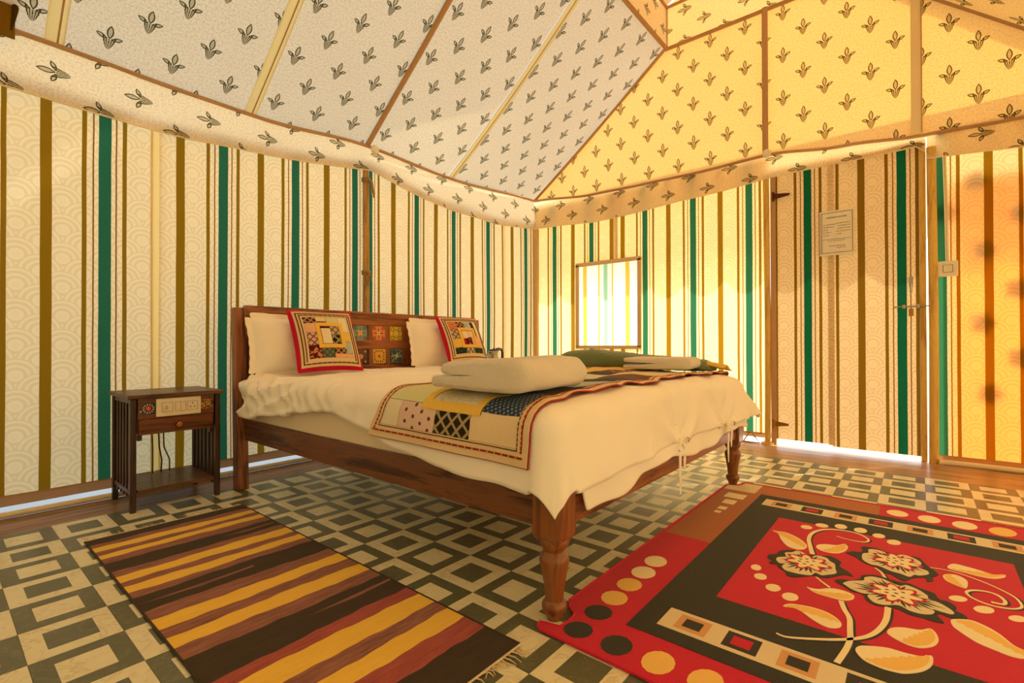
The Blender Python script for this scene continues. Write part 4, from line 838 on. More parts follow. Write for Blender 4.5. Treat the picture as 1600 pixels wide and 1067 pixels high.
RUG = {"leaf":[[[0.354,1.206],[0.375,1.21],[0.406,1.215],[0.453,1.183],[0.484,1.14],[0.495,1.108],[0.488,1.071],[0.465,1.055],[0.433,1.069],[0.403,1.122],[0.381,1.181]],[[0.523,1.125],[0.526,1.157],[0.549,1.182],[0.582,1.197],[0.603,1.229],[0.617,1.203],[0.613,1.155],[0.596,1.116],[0.571,1.1],[0.543,1.102]],[[0.549,0.748],[0.561,0.746],[0.582,0.755],[0.611,0.786],[0.642,0.792],[0.67,0.779],[0.671,0.749],[0.654,0.726],[0.629,0.718],[0.6,0.718],[0.576,0.721],[0.558,0.735]],[[0.515,0.568],[0.524,0.592],[0.546,0.605],[0.58,0.615],[0.616,0.613],[0.642,0.597],[0.659,0.572],[0.659,0.547],[0.645,0.529],[0.625,0.525],[0.596,0.54],[0.565,0.567],[0.54,0.578]],[[0.76,0.596],[0.767,0.629],[0.792,0.654],[0.828,0.669],[0.85,0.695],[0.863,0.673],[0.866,0.635],[0.854,0.596],[0.828,0.567],[0.802,0.564],[0.775,0.578]],[[0.701,0.455],[0.71,0.48],[0.736,0.499],[0.766,0.514],[0.795,0.516],[0.828,0.523],[0.851,0.543],[0.851,0.498],[0.832,0.452],[0.801,0.417],[0.775,0.407],[0.755,0.405],[0.725,0.413],[0.709,0.431]],[[0.896,0.785],[0.908,0.803],[0.941,0.822],[0.972,0.806],[0.995,0.778],[1.015,0.736],[1.032,0.723],[1.047,0.718],[1.027,0.676],[1.003,0.668],[0.976,0.676],[0.943,0.691],[0.915,0.724],[0.899,0.75]],[[0.904,1.225],[0.921,1.268],[0.955,1.267],[0.994,1.255],[1.025,1.244],[1.05,1.265],[1.047,1.241],[1.019,1.206],[0.984,1.197],[0.945,1.202],[0.912,1.206]],[[0.889,1.126],[0.904,1.152],[0.924,1.16],[0.942,1.146],[0.95,1.118],[0.944,1.063],[0.928,1.061],[0.91,1.073],[0.895,1.089]]],"seed":[[[0.479,1.347],[0.478,1.335],[0.474,1.325],[0.466,1.317],[0.457,1.314],[0.448,1.316],[0.441,1.323],[0.437,1.333],[0.437,1.345],[0.442,1.356],[0.45,1.364],[0.459,1.367],[0.468,1.364],[0.475,1.357]],[[0.529,1.412],[0.528,1.4],[0.522,1.389],[0.514,1.381],[0.504,1.378],[0.494,1.38],[0.486,1.387],[0.482,1.398],[0.483,1.41],[0.488,1.421],[0.497,1.429],[0.507,1.432],[0.517,1.43],[0.525,1.423]],[[0.592,1.449],[0.591,1.435],[0.586,1.422],[0.578,1.413],[0.569,1.41],[0.559,1.414],[0.552,1.423],[0.548,1.436],[0.549,1.45],[0.554,1.463],[0.562,1.472],[0.572,1.475],[0.581,1.472],[0.588,1.462]],[[0.661,1.45],[0.66,1.435],[0.655,1.422],[0.646,1.412],[0.636,1.409],[0.627,1.413],[0.62,1.422],[0.616,1.436],[0.617,1.451],[0.623,1.465],[0.632,1.475],[0.642,1.478],[0.651,1.474],[0.658,1.464]],[[0.722,1.425],[0.721,1.413],[0.715,1.402],[0.707,1.394],[0.698,1.391],[0.689,1.393],[0.683,1.401],[0.68,1.412],[0.682,1.424],[0.687,1.436],[0.695,1.444],[0.705,1.447],[0.713,1.444],[0.72,1.436]],[[0.773,1.382],[0.772,1.368],[0.766,1.356],[0.757,1.347],[0.747,1.344],[0.738,1.346],[0.732,1.355],[0.729,1.367],[0.731,1.382],[0.737,1.394],[0.745,1.403],[0.755,1.407],[0.765,1.404],[0.771,1.395]],[[0.403,0.801],[0.404,0.79],[0.402,0.78],[0.397,0.772],[0.39,0.77],[0.383,0.772],[0.376,0.778],[0.372,0.788],[0.371,0.799],[0.374,0.809],[0.379,0.816],[0.386,0.819],[0.393,0.817],[0.399,0.81]],[[0.434,0.738],[0.435,0.727],[0.432,0.717],[0.425,0.709],[0.417,0.706],[0.409,0.707],[0.402,0.713],[0.398,0.722],[0.397,0.734],[0.4,0.744],[0.407,0.752],[0.415,0.756],[0.423,0.754],[0.43,0.748]],[[0.487,0.682],[0.487,0.67],[0.483,0.659],[0.476,0.65],[0.467,0.646],[0.458,0.648],[0.45,0.654],[0.446,0.664],[0.445,0.677],[0.449,0.688],[0.456,0.697],[0.466,0.701],[0.475,0.7],[0.482,0.693]],[[0.541,0.654],[0.541,0.641],[0.537,0.629],[0.529,0.62],[0.52,0.616],[0.511,0.617],[0.503,0.624],[0.499,0.634],[0.498,0.647],[0.503,0.66],[0.51,0.669],[0.52,0.673],[0.53,0.672],[0.537,0.665]],[[0.941,0.969],[0.938,0.958],[0.932,0.948],[0.923,0.939],[0.913,0.935],[0.905,0.936],[0.899,0.941],[0.897,0.95],[0.9,0.961],[0.906,0.971],[0.915,0.98],[0.925,0.984],[0.933,0.983],[0.939,0.978]],[[0.997,0.934],[0.994,0.921],[0.987,0.909],[0.977,0.9],[0.967,0.895],[0.958,0.896],[0.952,0.903],[0.95,0.913],[0.954,0.926],[0.961,0.939],[0.971,0.948],[0.981,0.953],[0.99,0.952],[0.996,0.945]],[[1.063,0.928],[1.06,0.917],[1.053,0.907],[1.045,0.899],[1.036,0.895],[1.029,0.896],[1.024,0.901],[1.023,0.91],[1.026,0.921],[1.033,0.931],[1.041,0.939],[1.05,0.943],[1.057,0.942],[1.062,0.937]]],"dot":[[[0.129,0.641],[0.133,0.62],[0.13,0.6],[0.12,0.583],[0.105,0.574],[0.089,0.573],[0.073,0.582],[0.061,0.598],[0.056,0.618],[0.059,0.64],[0.069,0.657],[0.084,0.667],[0.102,0.667],[0.117,0.658]],[[0.133,0.533],[0.138,0.512],[0.134,0.492],[0.124,0.475],[0.109,0.465],[0.092,0.464],[0.076,0.472],[0.064,0.487],[0.058,0.508],[0.061,0.529],[0.071,0.547],[0.087,0.557],[0.105,0.558],[0.122,0.549]],[[0.134,0.423],[0.138,0.404],[0.135,0.384],[0.125,0.368],[0.111,0.358],[0.094,0.357],[0.078,0.364],[0.065,0.378],[0.06,0.398],[0.062,0.418],[0.072,0.435],[0.088,0.446],[0.106,0.447],[0.122,0.439]],[[0.136,0.317],[0.141,0.298],[0.139,0.278],[0.129,0.262],[0.114,0.252],[0.097,0.25],[0.08,0.257],[0.068,0.271],[0.062,0.29],[0.064,0.311],[0.074,0.328],[0.089,0.338],[0.107,0.34],[0.124,0.332]],[[0.138,0.214],[0.143,0.197],[0.14,0.178],[0.131,0.163],[0.116,0.153],[0.099,0.15],[0.083,0.156],[0.07,0.168],[0.065,0.186],[0.067,0.205],[0.077,0.221],[0.092,0.232],[0.11,0.234],[0.126,0.228]],[[0.139,0.102],[0.144,0.085],[0.142,0.067],[0.132,0.052],[0.118,0.042],[0.101,0.039],[0.085,0.044],[0.072,0.056],[0.066,0.072],[0.068,0.09],[0.077,0.107],[0.092,0.117],[0.11,0.12],[0.127,0.114]],[[0.254,0.107],[0.259,0.088],[0.256,0.068],[0.247,0.052],[0.232,0.041],[0.215,0.039],[0.198,0.045],[0.185,0.059],[0.179,0.079],[0.181,0.099],[0.191,0.117],[0.207,0.128],[0.225,0.13],[0.242,0.122]],[[0.366,0.109],[0.37,0.088],[0.366,0.067],[0.356,0.05],[0.342,0.04],[0.325,0.038],[0.309,0.046],[0.298,0.061],[0.293,0.082],[0.295,0.104],[0.306,0.123],[0.321,0.134],[0.339,0.135],[0.355,0.126]],[[0.478,0.116],[0.48,0.095],[0.475,0.074],[0.464,0.057],[0.449,0.046],[0.433,0.044],[0.419,0.052],[0.409,0.067],[0.406,0.087],[0.41,0.109],[0.422,0.128],[0.438,0.139],[0.455,0.14],[0.469,0.132]],[[0.791,1.813],[0.787,1.792],[0.777,1.774],[0.761,1.762],[0.744,1.76],[0.728,1.768],[0.716,1.784],[0.711,1.805],[0.714,1.827],[0.725,1.846],[0.741,1.858],[0.759,1.86],[0.775,1.851],[0.787,1.835]],[[0.903,1.807],[0.898,1.783],[0.887,1.763],[0.871,1.751],[0.854,1.749],[0.838,1.758],[0.827,1.775],[0.823,1.798],[0.827,1.823],[0.838,1.843],[0.855,1.856],[0.873,1.858],[0.889,1.848],[0.899,1.83]],[[1.021,1.805],[1.015,1.779],[1.002,1.758],[0.986,1.745],[0.968,1.743],[0.952,1.752],[0.941,1.771],[0.938,1.796],[0.943,1.822],[0.956,1.844],[0.973,1.858],[0.992,1.86],[1.008,1.85],[1.018,1.83]],[[1.139,1.807],[1.132,1.78],[1.118,1.757],[1.1,1.743],[1.081,1.741],[1.065,1.75],[1.055,1.77],[1.053,1.797],[1.06,1.825],[1.074,1.849],[1.092,1.864],[1.112,1.866],[1.128,1.855],[1.137,1.834]]],"stem":[[[0.523,1.042],[0.506,1.111],[0.487,1.204],[0.489,1.283],[0.515,1.348],[0.561,1.386],[0.61,1.397],[0.647,1.381],[0.672,1.344],[0.668,1.31],[0.644,1.294],[0.604,1.294],[0.57,1.304]],[[0.709,1.054],[0.727,1.027],[0.74,0.984]],[[0.561,0.845],[0.583,0.816],[0.607,0.79]],[[0.644,0.715],[0.657,0.665],[0.674,0.617],[0.681,0.553],[0.686,0.498],[0.684,0.452],[0.678,0.405],[0.671,0.36]],[[0.529,0.404],[0.551,0.401],[0.584,0.419],[0.619,0.443],[0.656,0.471],[0.697,0.51],[0.726,0.554],[0.745,0.612],[0.755,0.678],[0.756,0.76]],[[0.855,1.178],[0.905,1.188],[0.95,1.176],[0.998,1.146],[1.037,1.107],[1.058,1.069],[1.062,1.015],[1.041,0.983],[1.007,0.969],[0.974,0.975],[0.949,0.999],[0.942,1.029],[0.959,1.057],[0.99,1.072],[1.015,1.064],[1.028,1.029],[1.021,0.999],[0.995,0.996]]],"fblack":[[[0.399,0.908],[0.4,0.94],[0.417,0.958],[0.423,0.998],[0.441,1.024],[0.47,1.042],[0.494,1.034],[0.521,1.035],[0.551,1.044],[0.572,1.066],[0.6,1.048],[0.613,1.028],[0.612,0.989],[0.637,0.962],[0.656,0.928],[0.633,0.922],[0.612,0.891],[0.588,0.857],[0.556,0.85],[0.532,0.823],[0.503,0.794],[0.483,0.795],[0.472,0.822],[0.448,0.843],[0.44,0.866],[0.421,0.855],[0.413,0.869],[0.421,0.885]],[[0.617,1.136],[0.633,1.166],[0.656,1.179],[0.663,1.201],[0.656,1.241],[0.678,1.253],[0.704,1.258],[0.728,1.244],[0.757,1.24],[0.787,1.244],[0.825,1.255],[0.84,1.219],[0.853,1.184],[0.87,1.153],[0.878,1.122],[0.862,1.086],[0.863,1.057],[0.848,1.039],[0.842,1.069],[0.812,1.038],[0.792,0.999],[0.772,1.005],[0.754,1.026],[0.736,1.03],[0.712,1.061],[0.687,1.069],[0.669,1.084],[0.646,1.117]],[[0.613,0.85],[0.624,0.876],[0.654,0.892],[0.675,0.922],[0.678,0.951],[0.7,0.978],[0.723,0.988],[0.747,0.981],[0.756,0.98],[0.779,0.977],[0.802,0.985],[0.832,0.965],[0.863,0.954],[0.874,0.918],[0.895,0.915],[0.912,0.891],[0.91,0.862],[0.926,0.849],[0.933,0.828],[0.91,0.805],[0.891,0.802],[0.874,0.81],[0.868,0.792],[0.881,0.756],[0.862,0.748],[0.834,0.75],[0.805,0.748],[0.781,0.764],[0.763,0.763],[0.757,0.762],[0.726,0.75],[0.703,0.768],[0.691,0.804],[0.662,0.805],[0.639,0.827]]],"fbeige":[[[0.427,0.916],[0.432,0.936],[0.451,0.956],[0.441,0.991],[0.46,1.011],[0.474,1.04],[0.501,1.029],[0.52,1.003],[0.536,1.037],[0.567,1.036],[0.581,1.012],[0.597,0.996],[0.604,0.953],[0.61,0.917],[0.59,0.887],[0.573,0.869],[0.555,0.876],[0.546,0.846],[0.52,0.833],[0.494,0.83],[0.47,0.834],[0.456,0.86],[0.46,0.888],[0.446,0.881],[0.433,0.895]],[[0.666,1.165],[0.682,1.189],[0.68,1.226],[0.705,1.241],[0.732,1.23],[0.749,1.212],[0.781,1.247],[0.807,1.24],[0.833,1.206],[0.829,1.15],[0.849,1.136],[0.852,1.107],[0.829,1.076],[0.815,1.071],[0.802,1.042],[0.778,1.052],[0.753,1.056],[0.719,1.077],[0.694,1.076],[0.67,1.106]],[[0.636,0.848],[0.652,0.882],[0.686,0.914],[0.687,0.941],[0.706,0.965],[0.735,0.967],[0.753,0.955],[0.78,0.944],[0.796,0.963],[0.825,0.949],[0.847,0.92],[0.85,0.897],[0.879,0.883],[0.904,0.848],[0.9,0.827],[0.878,0.826],[0.858,0.828],[0.862,0.813],[0.854,0.789],[0.831,0.774],[0.805,0.775],[0.78,0.792],[0.747,0.767],[0.721,0.767],[0.704,0.799],[0.708,0.818],[0.688,0.81],[0.661,0.82],[0.643,0.839]]],"fcen":[[0.52,0.952],[0.764,1.163],[0.772,0.873]]}
# ---------------------------------------------------------------- folded textiles on the bed
def ribbon_extrude(path, th, y0, y1, ny, k, amp):
    """a thick folded cloth: 2D centreline in (x, z) swept along y"""
    pts = [Vector((a, b)) for a, b in path]; L = []; R = []
    for i, p in enumerate(pts):
        t = (pts[min(i+1, len(pts)-1)]-pts[max(i-1, 0)]).normalized(); n = Vector((-t.y, t.x)); L.append(p+n*th/2); R.append(p-n*th/2)
    # rounded ends
    def cap(p, t, sgn): return [p + t*sgn*th/2*math.sin(a) + Vector((-t.y, t.x))*sgn*th/2*math.cos(a) for a in (PI*.25, PI*.5, PI*.75)]
    t1 = (pts[-1]-pts[-2]).normalized(); t0 = (pts[1]-pts[0]).normalized()
    loop = L+cap(pts[-1], t1, 1)+R[::-1]+[pts[0]-t0*th/2*math.sin(a)-Vector((-t0.y, t0.x))*th/2*math.cos(a) for a in (PI*.25, PI*.5, PI*.75)]
    m = MB(); n = len(loop)
    for j, y in enumerate(frange(y0, y1, ny)):
        e = min(1, 1.6*min(j/ny, 1-j/ny)+.86); c = sum(loop, Vector((0, 0)))/n
        for q in loop:
            p = c+(q-c)*Vector((1, 1)).x*(e if True else 1); h = amp*noise.noise(Vector((q.x*9+k, y*9, q.y*20)))
            m.v.append((p.x+h, y+.004*noise.noise(Vector((q.x*20, q.y*30, k))), max(.001, p.y+h)))
    for j in range(ny): m.f += [(j*n+i, j*n+(i+1) % n, (j+1)*n+(i+1) % n, (j+1)*n+i) for i in range(n)]
    return m, n, ny
def arc(cx, cz, r, a0, a1, n): return [(cx+r*math.cos(a), cz+r*math.sin(a)) for a in frange(a0, a1, n)]
def closed(m, n, ny):
    m.f.append(tuple(range(n))); m.f.append(tuple(ny*n+i for i in range(n))[::-1]); return m
# thick towel doubled over, its round fold facing the foot of the bed
tw = empty('folded_towel', (1.655, .165, .642), (0, 0, .02)); tag(tw, 'thick white towel loosely doubled over on the runner, nearest the striped rug', 'towel', 'folded bath towels')
th = .042
path = [(-.235, .024), (-.15, .022), (-.05, .022), (.06, .022), (.12, .025)]+arc(.12, .055, .032, -PI/2, PI/2, 8)[1:]+[(.06, .086), (-.04, .084), (-.12, .078), (-.18, .072)]
m, n, ny = ribbon_extrude(path, th, -.20, .20, 16, 1, .012); closed(m, n, ny).build('terry_cloth', M['towel'], tw, smooth=True, sub=1)
tw2 = empty('folded_towel', (1.60, 1.49, .655), (0, 0, .10)); tag(tw2, 'flat folded white towel on the runner in front of the green quilt', 'towel', 'folded bath towels')
path = [(-.17, .014), (0, .013), (.16, .014)]+arc(.16, .034, .02, -PI/2, PI/2, 6)[1:]+[(.0, .053), (-.165, .052)]
m, n, ny = ribbon_extrude(path, .026, -.13, .13, 12, 5, .004); closed(m, n, ny).build('terry_cloth', M['towel'], tw2, smooth=True, sub=1)
# rolled green quilt along the far side of the bed
gq = empty('quilt', (1.32, 1.72, .640)); tag(gq, 'dark green quilted bedspread rolled up along the far edge of the bed', 'quilt')
m = MB(); NR, NS = 60, 26
for i, x in enumerate(frange(-.52, .50, NR)):
    u = i/NR; hh = lin_lerp([(0, .03), (.03, .085), (.1, .10), (.28, .108), (.5, .085), (.75, .066), (.95, .05), (1, .02)], u); ww = lin_lerp([(0, .05), (.05, .12), (.5, .15), (.95, .12), (1, .05)], u)
    for k in range(NS):
        a = 2*PI*k/NS; c, s_ = math.cos(a), math.sin(a)
        q = .011*abs(math.sin(x*48+k*.9))+.007*abs(math.sin(x*30-k*1.3))+.006*noise.noise(Vector((x*10, k*.6, 2)))
        m.v.append((x, ww*(abs(c)**.8)*(1 if c > 0 else -1), max(0.0, hh*.5+(hh*.5+q)*(abs(s_)**.8)*(1 if s_ > 0 else -1))))
m.f = [(i*NS+k, i*NS+(k+1) % NS, (i+1)*NS+(k+1) % NS, (i+1)*NS+k) for i in range(NR) for k in range(NS)]+[tuple(range(NS)), tuple(NR*NS+k for k in range(NS))[::-1]]
m.build('quilted_cover', M['green'], gq, smooth=True, sub=1)
m = MB(); m.grid(lambda u, v: (.40+u*.17, -.06+v*.13, .022+.016*math.sin(v*5)+.03*(1-u)), frange(0, 1, 6), frange(0, 1, 6)); m.build('yellow_lining', P['yellow'], gq, smooth=True, solid=.008)

# ---------------------------------------------------------------- bedside tables
def bedside(loc, label, detail=True):
    o = empty('bedside_table', loc); tag(o, label, 'table', 'bedside tables')
    W, D, H = .385, .355, .556       # along y, along x
    MB().box(-D-.012, .012, -W/2-.012, W/2+.012, H-.02, H).build('top', M['nswoody'], o, bevel=.003)
    for sx in (-D+.0, -.025):
        for sy in (-W/2, W/2-.024): MB().box(sx, sx+.025, sy, sy+.024, 0 if sx < -.1 else 0, H-.02).build('leg', M['nswoodz'], o, bevel=.003)
    for sy in (-W/2+.006, W/2-.024):
        MB().box(-D+.03, -.03, sy, sy+.018, .512, H-.02).build('side_rail', M['nswoody'], o, bevel=.002)
        MB().box(-D+.03, -.03, sy, sy+.018, .08, .10).build('side_rail', M['nswoody'], o, bevel=.002)
        for q in range(5):
            x = -D+.062+q*.055; MB().box(x, x+.018, sy+.002, sy+.016, .06, .515).build('slat', M['nswoodz'], o, bevel=.002)
    MB().box(-D+.004, -.004, -W/2+.03, W/2-.03, .085, .102).build('shelf', M['nswoody'], o, bevel=.002)
    MB().box(-D+.005, -D+.02, -W/2+.03, W/2-.03, .36, H-.02).build('back_panel', M['nswoody'], o)
    MB().box(-.018, -.004, -W/2+.03, W/2-.03, .437, H-.02).build('apron', M['nsfront'], o, bevel=.001)
    dr = MB().box(-.30, -.002, -W/2+.033, W/2-.033, .362, .435).build('drawer', M['nsfront'], o, bevel=.002)
    kn = MB().lathe([(.004, 0), (.006, .006), (.005, .012), (.011, .018), (.014, .024), (.013, .028), (.009, .030), (.008, .028)], 18, M=Matrix.Translation((-.002, 0, .398)) @ Matrix.Rotation(PI/2, 4, 'Y')); kn.build('knob', M['brass'], dr, smooth=True)
    for sy in (-W/2+.03, W/2-.048): MB().box(-.03, -.01, sy, sy+.018, .335, .362).build('drawer_runner', M['nswoodz'], o, bevel=.002)
    if detail:
        for y, mt in ((-.122, MJ_RED), (.122, MJ_GOLD)): glazed(o, .0, y, .487, .055 if y < 0 else .05, .055 if y < 0 else .05, mt).build('glazed_tile', mt, o)
        sp = empty('socket_plate', (0, .006, .487)); sp.parent = o
        MB().box(-.006, .004, -.098, .094, -.044, .044).build('faceplate', M['plastic'], sp, bevel=.003)
        for y in (-.052, .004, .056):
            s = .023; e = MB()
            for a, b, c, d in ((-s, s, s-.0012, s), (-s, s, -s, -s+.0012), (-s, -s+.0012, -s, s), (s-.0012, s, -s, s)): e.box(.0038, .0046, y+a, y+b, c, d)
            e.build('module_outline', M['ink'], sp)
        MB().box(.0038, .0046, .0035, .0045, -.022, .022).build('rocker_gap', M['ink'], sp)
        MB().lathe([(.009, 0), (.009, .004), (.006, .014), (.004, .015)], 14, M=Matrix.Translation((.004, -.058, 0)) @ Matrix.Rotation(PI/2, 4, 'Y')).build('dimmer_knob', M['plastic'], sp, smooth=True)
        MB().box(.004, .02, -.060, -.056, -.009, .009).build('dimmer_grip', M['steel'], sp, bevel=.001)
        for y, z in ((.056, .012), (.047, -.006), (.065, -.006)):
            MB().lathe([(.0032, 0), (.0032, .001)], 10, M=Matrix.Translation((.0042, y, z)) @ Matrix.Rotation(PI/2, 4, 'Y')).build('socket_hole', M['ink'], sp)
        for y in (-.152, .150): MB().lathe([(.004, 0), (.003, .002), (.001, .003)], 10, M=Matrix.Translation((-.004, y, .475)) @ Matrix.Rotation(PI/2, 4, 'Y')).build('screw', M['plastic'], o)
    return o
bedside((-.145, -.312, 0), 'dark wooden bedside table with slatted sides, white socket plate and small brass knob')
bedside((-.145, 2.17, 0), 'dark bedside table carrying the kettle beyond the bed', False)
for n, (y, dy) in enumerate(((-.345, .004), (-.318, .006), (-.291, .002))):
    lab = ('brown cable drooping to the shelf of the bedside table, beside the wide olive stripe', 'second brown cable drooping behind the bedside table, slacker than the others', 'twisted brown cable hanging between two others behind the bedside table')[n]
    tag(MB().tube([(-.49, y, .40), (-.465, y+dy, .33), (-.46, y+dy*1.5, .24), (-.45, y+dy+.012*n, .17), (-.44, y+.012*n, .108)], .0035, 6).build('cable', M['cable'], smooth=True), lab, 'cable', 'cables behind the bedside table')

# kettle
kt = empty('kettle', (-.30, 2.225, .556)); tag(kt, 'steel electric kettle with black handle beyond the far pillow', 'kettle')
MB().lathe([(.07, 0), (.072, .004), (.072, .014), (.06, .018)], 24).build('power_base', M['black'], kt, smooth=True)
MB().lathe([(.066, .018), (.068, .03), (.064, .09), (.056, .15), (.050, .176), (.046, .180)], 28).build('body', M['steel'], kt, smooth=True)
MB().lathe([(.048, .178), (.046, .187), (.03, .193), (.01, .195), (.009, .203), (.004, .205)], 24).build('lid', M['black'], kt, smooth=True)
hp = [(.0, .03, .19), (.0, .07, .196), (.0, .10, .19), (.0, .118, .165), (.0, .118, .12), (.0, .112, .07), (.0, .10, .045), (.0, .07, .04)]
MB().tube(hp, .0125, 10, 1.0).build('handle', M['black'], kt, smooth=True)
MB().add([(-.02, -.045, .165), (.02, -.045, .165), (0, -.078, .172), (-.016, -.04, .13), (.016, -.04, .13), (0, -.05, .14)], [(0, 2, 1), (3, 4, 5), (0, 3, 5, 2), (1, 2, 5, 4), (0, 1, 4, 3)]).build('spout', M['steel'], kt)

# ---------------------------------------------------------------- rugs
def cr(pts, n=5, close=True):
    out = []; N = len(pts)
    rng = range(N) if close else range(N-1)
    for i in rng:
        g = lambda k: Vector(pts[k % N]) if close else Vector(pts[min(max(k, 0), N-1)])
        p0, p1, p2, p3 = g(i-1), g(i), g(i+1), g(i+2)
        for k in range(n):
            t = k/n; out.append(.5*((2*p1)+(p2-p0)*t+(2*p0-5*p1+4*p2-p3)*t*t+(3*p1-p0-3*p2+p3)*t**3))
    if not close: out.append(Vector(pts[-1]))
    return out
def inlay(name, poly, z, mat, parent, th=.0016):
    bm = bmesh.new(); vs_ = [bm.verts.new((p[0], p[1], z)) for p in poly]
    f = bm.faces.new(vs_); 
    if f.normal.z < 0: f.normal_flip()
    bm.normal_update()
    if f.normal.z < 0: bmesh.ops.reverse_faces(bm, faces=[f])
    r = bmesh.ops.extrude_face_region(bm, geom=[f]); 
    for v in [g for g in r['geom'] if isinstance(g, bmesh.types.BMVert)]: v.co.z += 0
    for v in vs_: v.co.z -= th
    bmesh.ops.triangulate(bm, faces=[ff for ff in bm.faces if len(ff.verts) > 4])
    bmesh.ops.recalc_face_normals(bm, faces=bm.faces)
    me = bpy.data.meshes.new(name); bm.to_mesh(me); bm.free(); me.materials.append(mat)
    o = bpy.data.objects.new(name, me); C.objects.link(o); o.parent = parent; return o
rg = empty('area_rug', (1.87, -.05, 0)); tag(rg, 'red, black and brown floral rug lying at the foot of the bed', 'rug')
RW, RL, Z0 = 1.42, 1.905, .0065
def rect(a, b, c, d): return [(a, c), (b, c), (b, d), (a, d)]
base = []
for (cx, cy, a0) in ((.03, .045, PI), (RW-.03, .03, 1.5*PI), (RW-.03, RL-.03, 0), (.03, RL-.03, .5*PI)):
    r_ = .03
    for q in range(5): base.append((cx+r_*math.cos(a0+q*PI/8), cy+r_*math.sin(a0+q*PI/8)))
base = base[:-5]+[(.075, RL), (.062, RL-.02), (.058, RL-.06), (.045, RL-.085), (.0, RL-.10), (0, .20), (.02, .165), (.055, .14), (.062, .10), (.056, .06), (.02, .052)]
bp = MB(); bp.prism(base, .0002, Z0); bp.build('pile_ground', M['r_red'], rg, bevel=.002)
MB().tube([(x, y, Z0-.001) for x, y in base+[base[0]]], .004, 6).build('bound_edge', M['r_red'], rg, smooth=True)
Zs = [Z0+.0004*k for k in range(12)]
inlay('brown_border', [(.012, .915), (.20, .915), (.20, RL-.012), (.08, RL-.012), (.07, RL-.06), (.052, RL-.095), (.012, RL-.115)], Zs[1], M['r_brown'], rg); inlay('brown_border', rect(.20, .685, 1.72, RL-.012), Zs[1], M['r_brown'], rg)
inlay('beige_corner', [(.012, 1.715), (.165, 1.715), (.165, RL-.014), (.08, RL-.014), (.07, RL-.06), (.052, RL-.095), (.012, RL-.115)], Zs[2], M['r_beige'], rg)
for a, b, c, d in ((.052, .145, 1.565, 1.655), (.075, .131, 1.455, 1.528), (.085, .122, 1.352, 1.40), (.088, .116, 1.292, 1.325)): inlay('beige_bar', rect(a, b, c, d), Zs[2], M['r_cream'], rg)
inlay('black_band', rect(.195, 1.235, .185, 1.722), Zs[3], M['r_black'], rg)
inlay('centre_field', rect(.342, 1.085, .502, 1.40), Zs[4], M['r_red'], rg)
inlay('beige_stripe', rect(.235, 1.20, 1.545, 1.655), Zs[4], M['r_beige'], rg); inlay('beige_stripe', rect(.26, .695, .243, .352), Zs[4], M['r_beige'], rg)
inlay('beige_stripe', rect(.695, 1.20, .338, .352), Zs[4], M['r_beige'], rg); inlay('red_block', rect(.72, 1.0, .2, .315), Zs[4], M['r_red'], rg)
def square(cx, cy, kind):
    for s_, mt, q in ((.042, 'r_orange' if kind else 'r_black', 5), (.024, 'r_black' if kind else 'r_red', 6)): inlay('square_motif', rect(cx-s_*1.0, cx+s_*1.0, cy-s_*.92, cy+s_*.92), Zs[q], M[mt], rg)
for k, x in enumerate((.313, .441, .572, .699, .831, .959, 1.09)): square(x, 1.60, k % 2 == 0)
for k, x in enumerate((.342, .469, .598)): square(x, .298, k % 2 == 0)
cols = ['r_cream', 'r_cream', 'r_gold', 'r_gold', 'r_black', 'r_black', 'r_black', 'r_gold', 'r_gold', 'r_cream', 'r_cream', 'r_cream', 'r_gold']
for q, mt in zip(RUG['dot'], cols): inlay('dot', q, Zs[2], M[mt], rg)
def stem(pts, w0, w1):
    c = cr(pts, 5, False); n = len(c); Lp = []; Rp = []; Ld = []
    for i, p in enumerate(c):
        t = (c[min(i+1, n-1)]-c[max(i-1, 0)]).normalized(); nn = Vector((-t.y, t.x)); w = w0+(w1-w0)*i/n; Lp.append(p+nn*w); Rp.append(p-nn*w)
    m = MB(); m.v = [(p.x, p.y, Zs[7]) for p in Lp]+[(p.x, p.y, Zs[7]) for p in Rp]+[(p.x, p.y, Zs[5]) for p in Lp]+[(p.x, p.y, Zs[5]) for p in Rp]
    m.f = [(i, i+1, n+i+1, n+i) for i in range(n-1)]+[(2*n+i, i, i+1, 2*n+i+1)[::-1] for i in range(n-1)]+[(3*n+i, 3*n+i+1, n+i+1, n+i)[::-1] for i in range(n-1)]
    return m
for q, ws in zip(RUG['stem'], ((.008, .002), (.003, .005), (.003, .004), (.007, .007), (.003, .008), (.0025, .005))):
    so = stem(q, *ws).build('stem_motif', M['r_cream'], rg)
    sh_ = stem([(x+.007, y-.002) for x, y in q], ws[0]*.9, ws[1]*.9); sh_.v = [(x, y, z-.0006) for x, y, z in sh_.v]; sh_.build('stem_black_line', M['r_black'], so)  # black line beside each stem belongs to the woven pattern
for q in RUG['seed']: inlay('seed_motif', q, Zs[6], M['r_cream'], rg)
for n, q in enumerate(RUG['leaf']):
    pl = cr(q, 5); lf = inlay('leaf_motif', pl, Zs[8], M['r_cream'], rg)
    c = sum(pl, Vector((0, 0)))/len(pl); xs = max(pl, key=lambda p: (p-c).length)-c; ax = xs.normalized(); nn = Vector((-ax.y, ax.x)); half = []
    for p in pl:
        d = p-c; along, ac = d.dot(ax), d.dot(nn); jag = .0035*math.sin(along*260)
        half.append(c+ax*along*.93+nn*(ac*.82 if ac < 0 else min(ac, .004)*.5+jag))
    inlay('leaf_gold_tone', half, Zs[9], M['r_gold'], lf)  # gold second tone of the two-tone leaf pattern
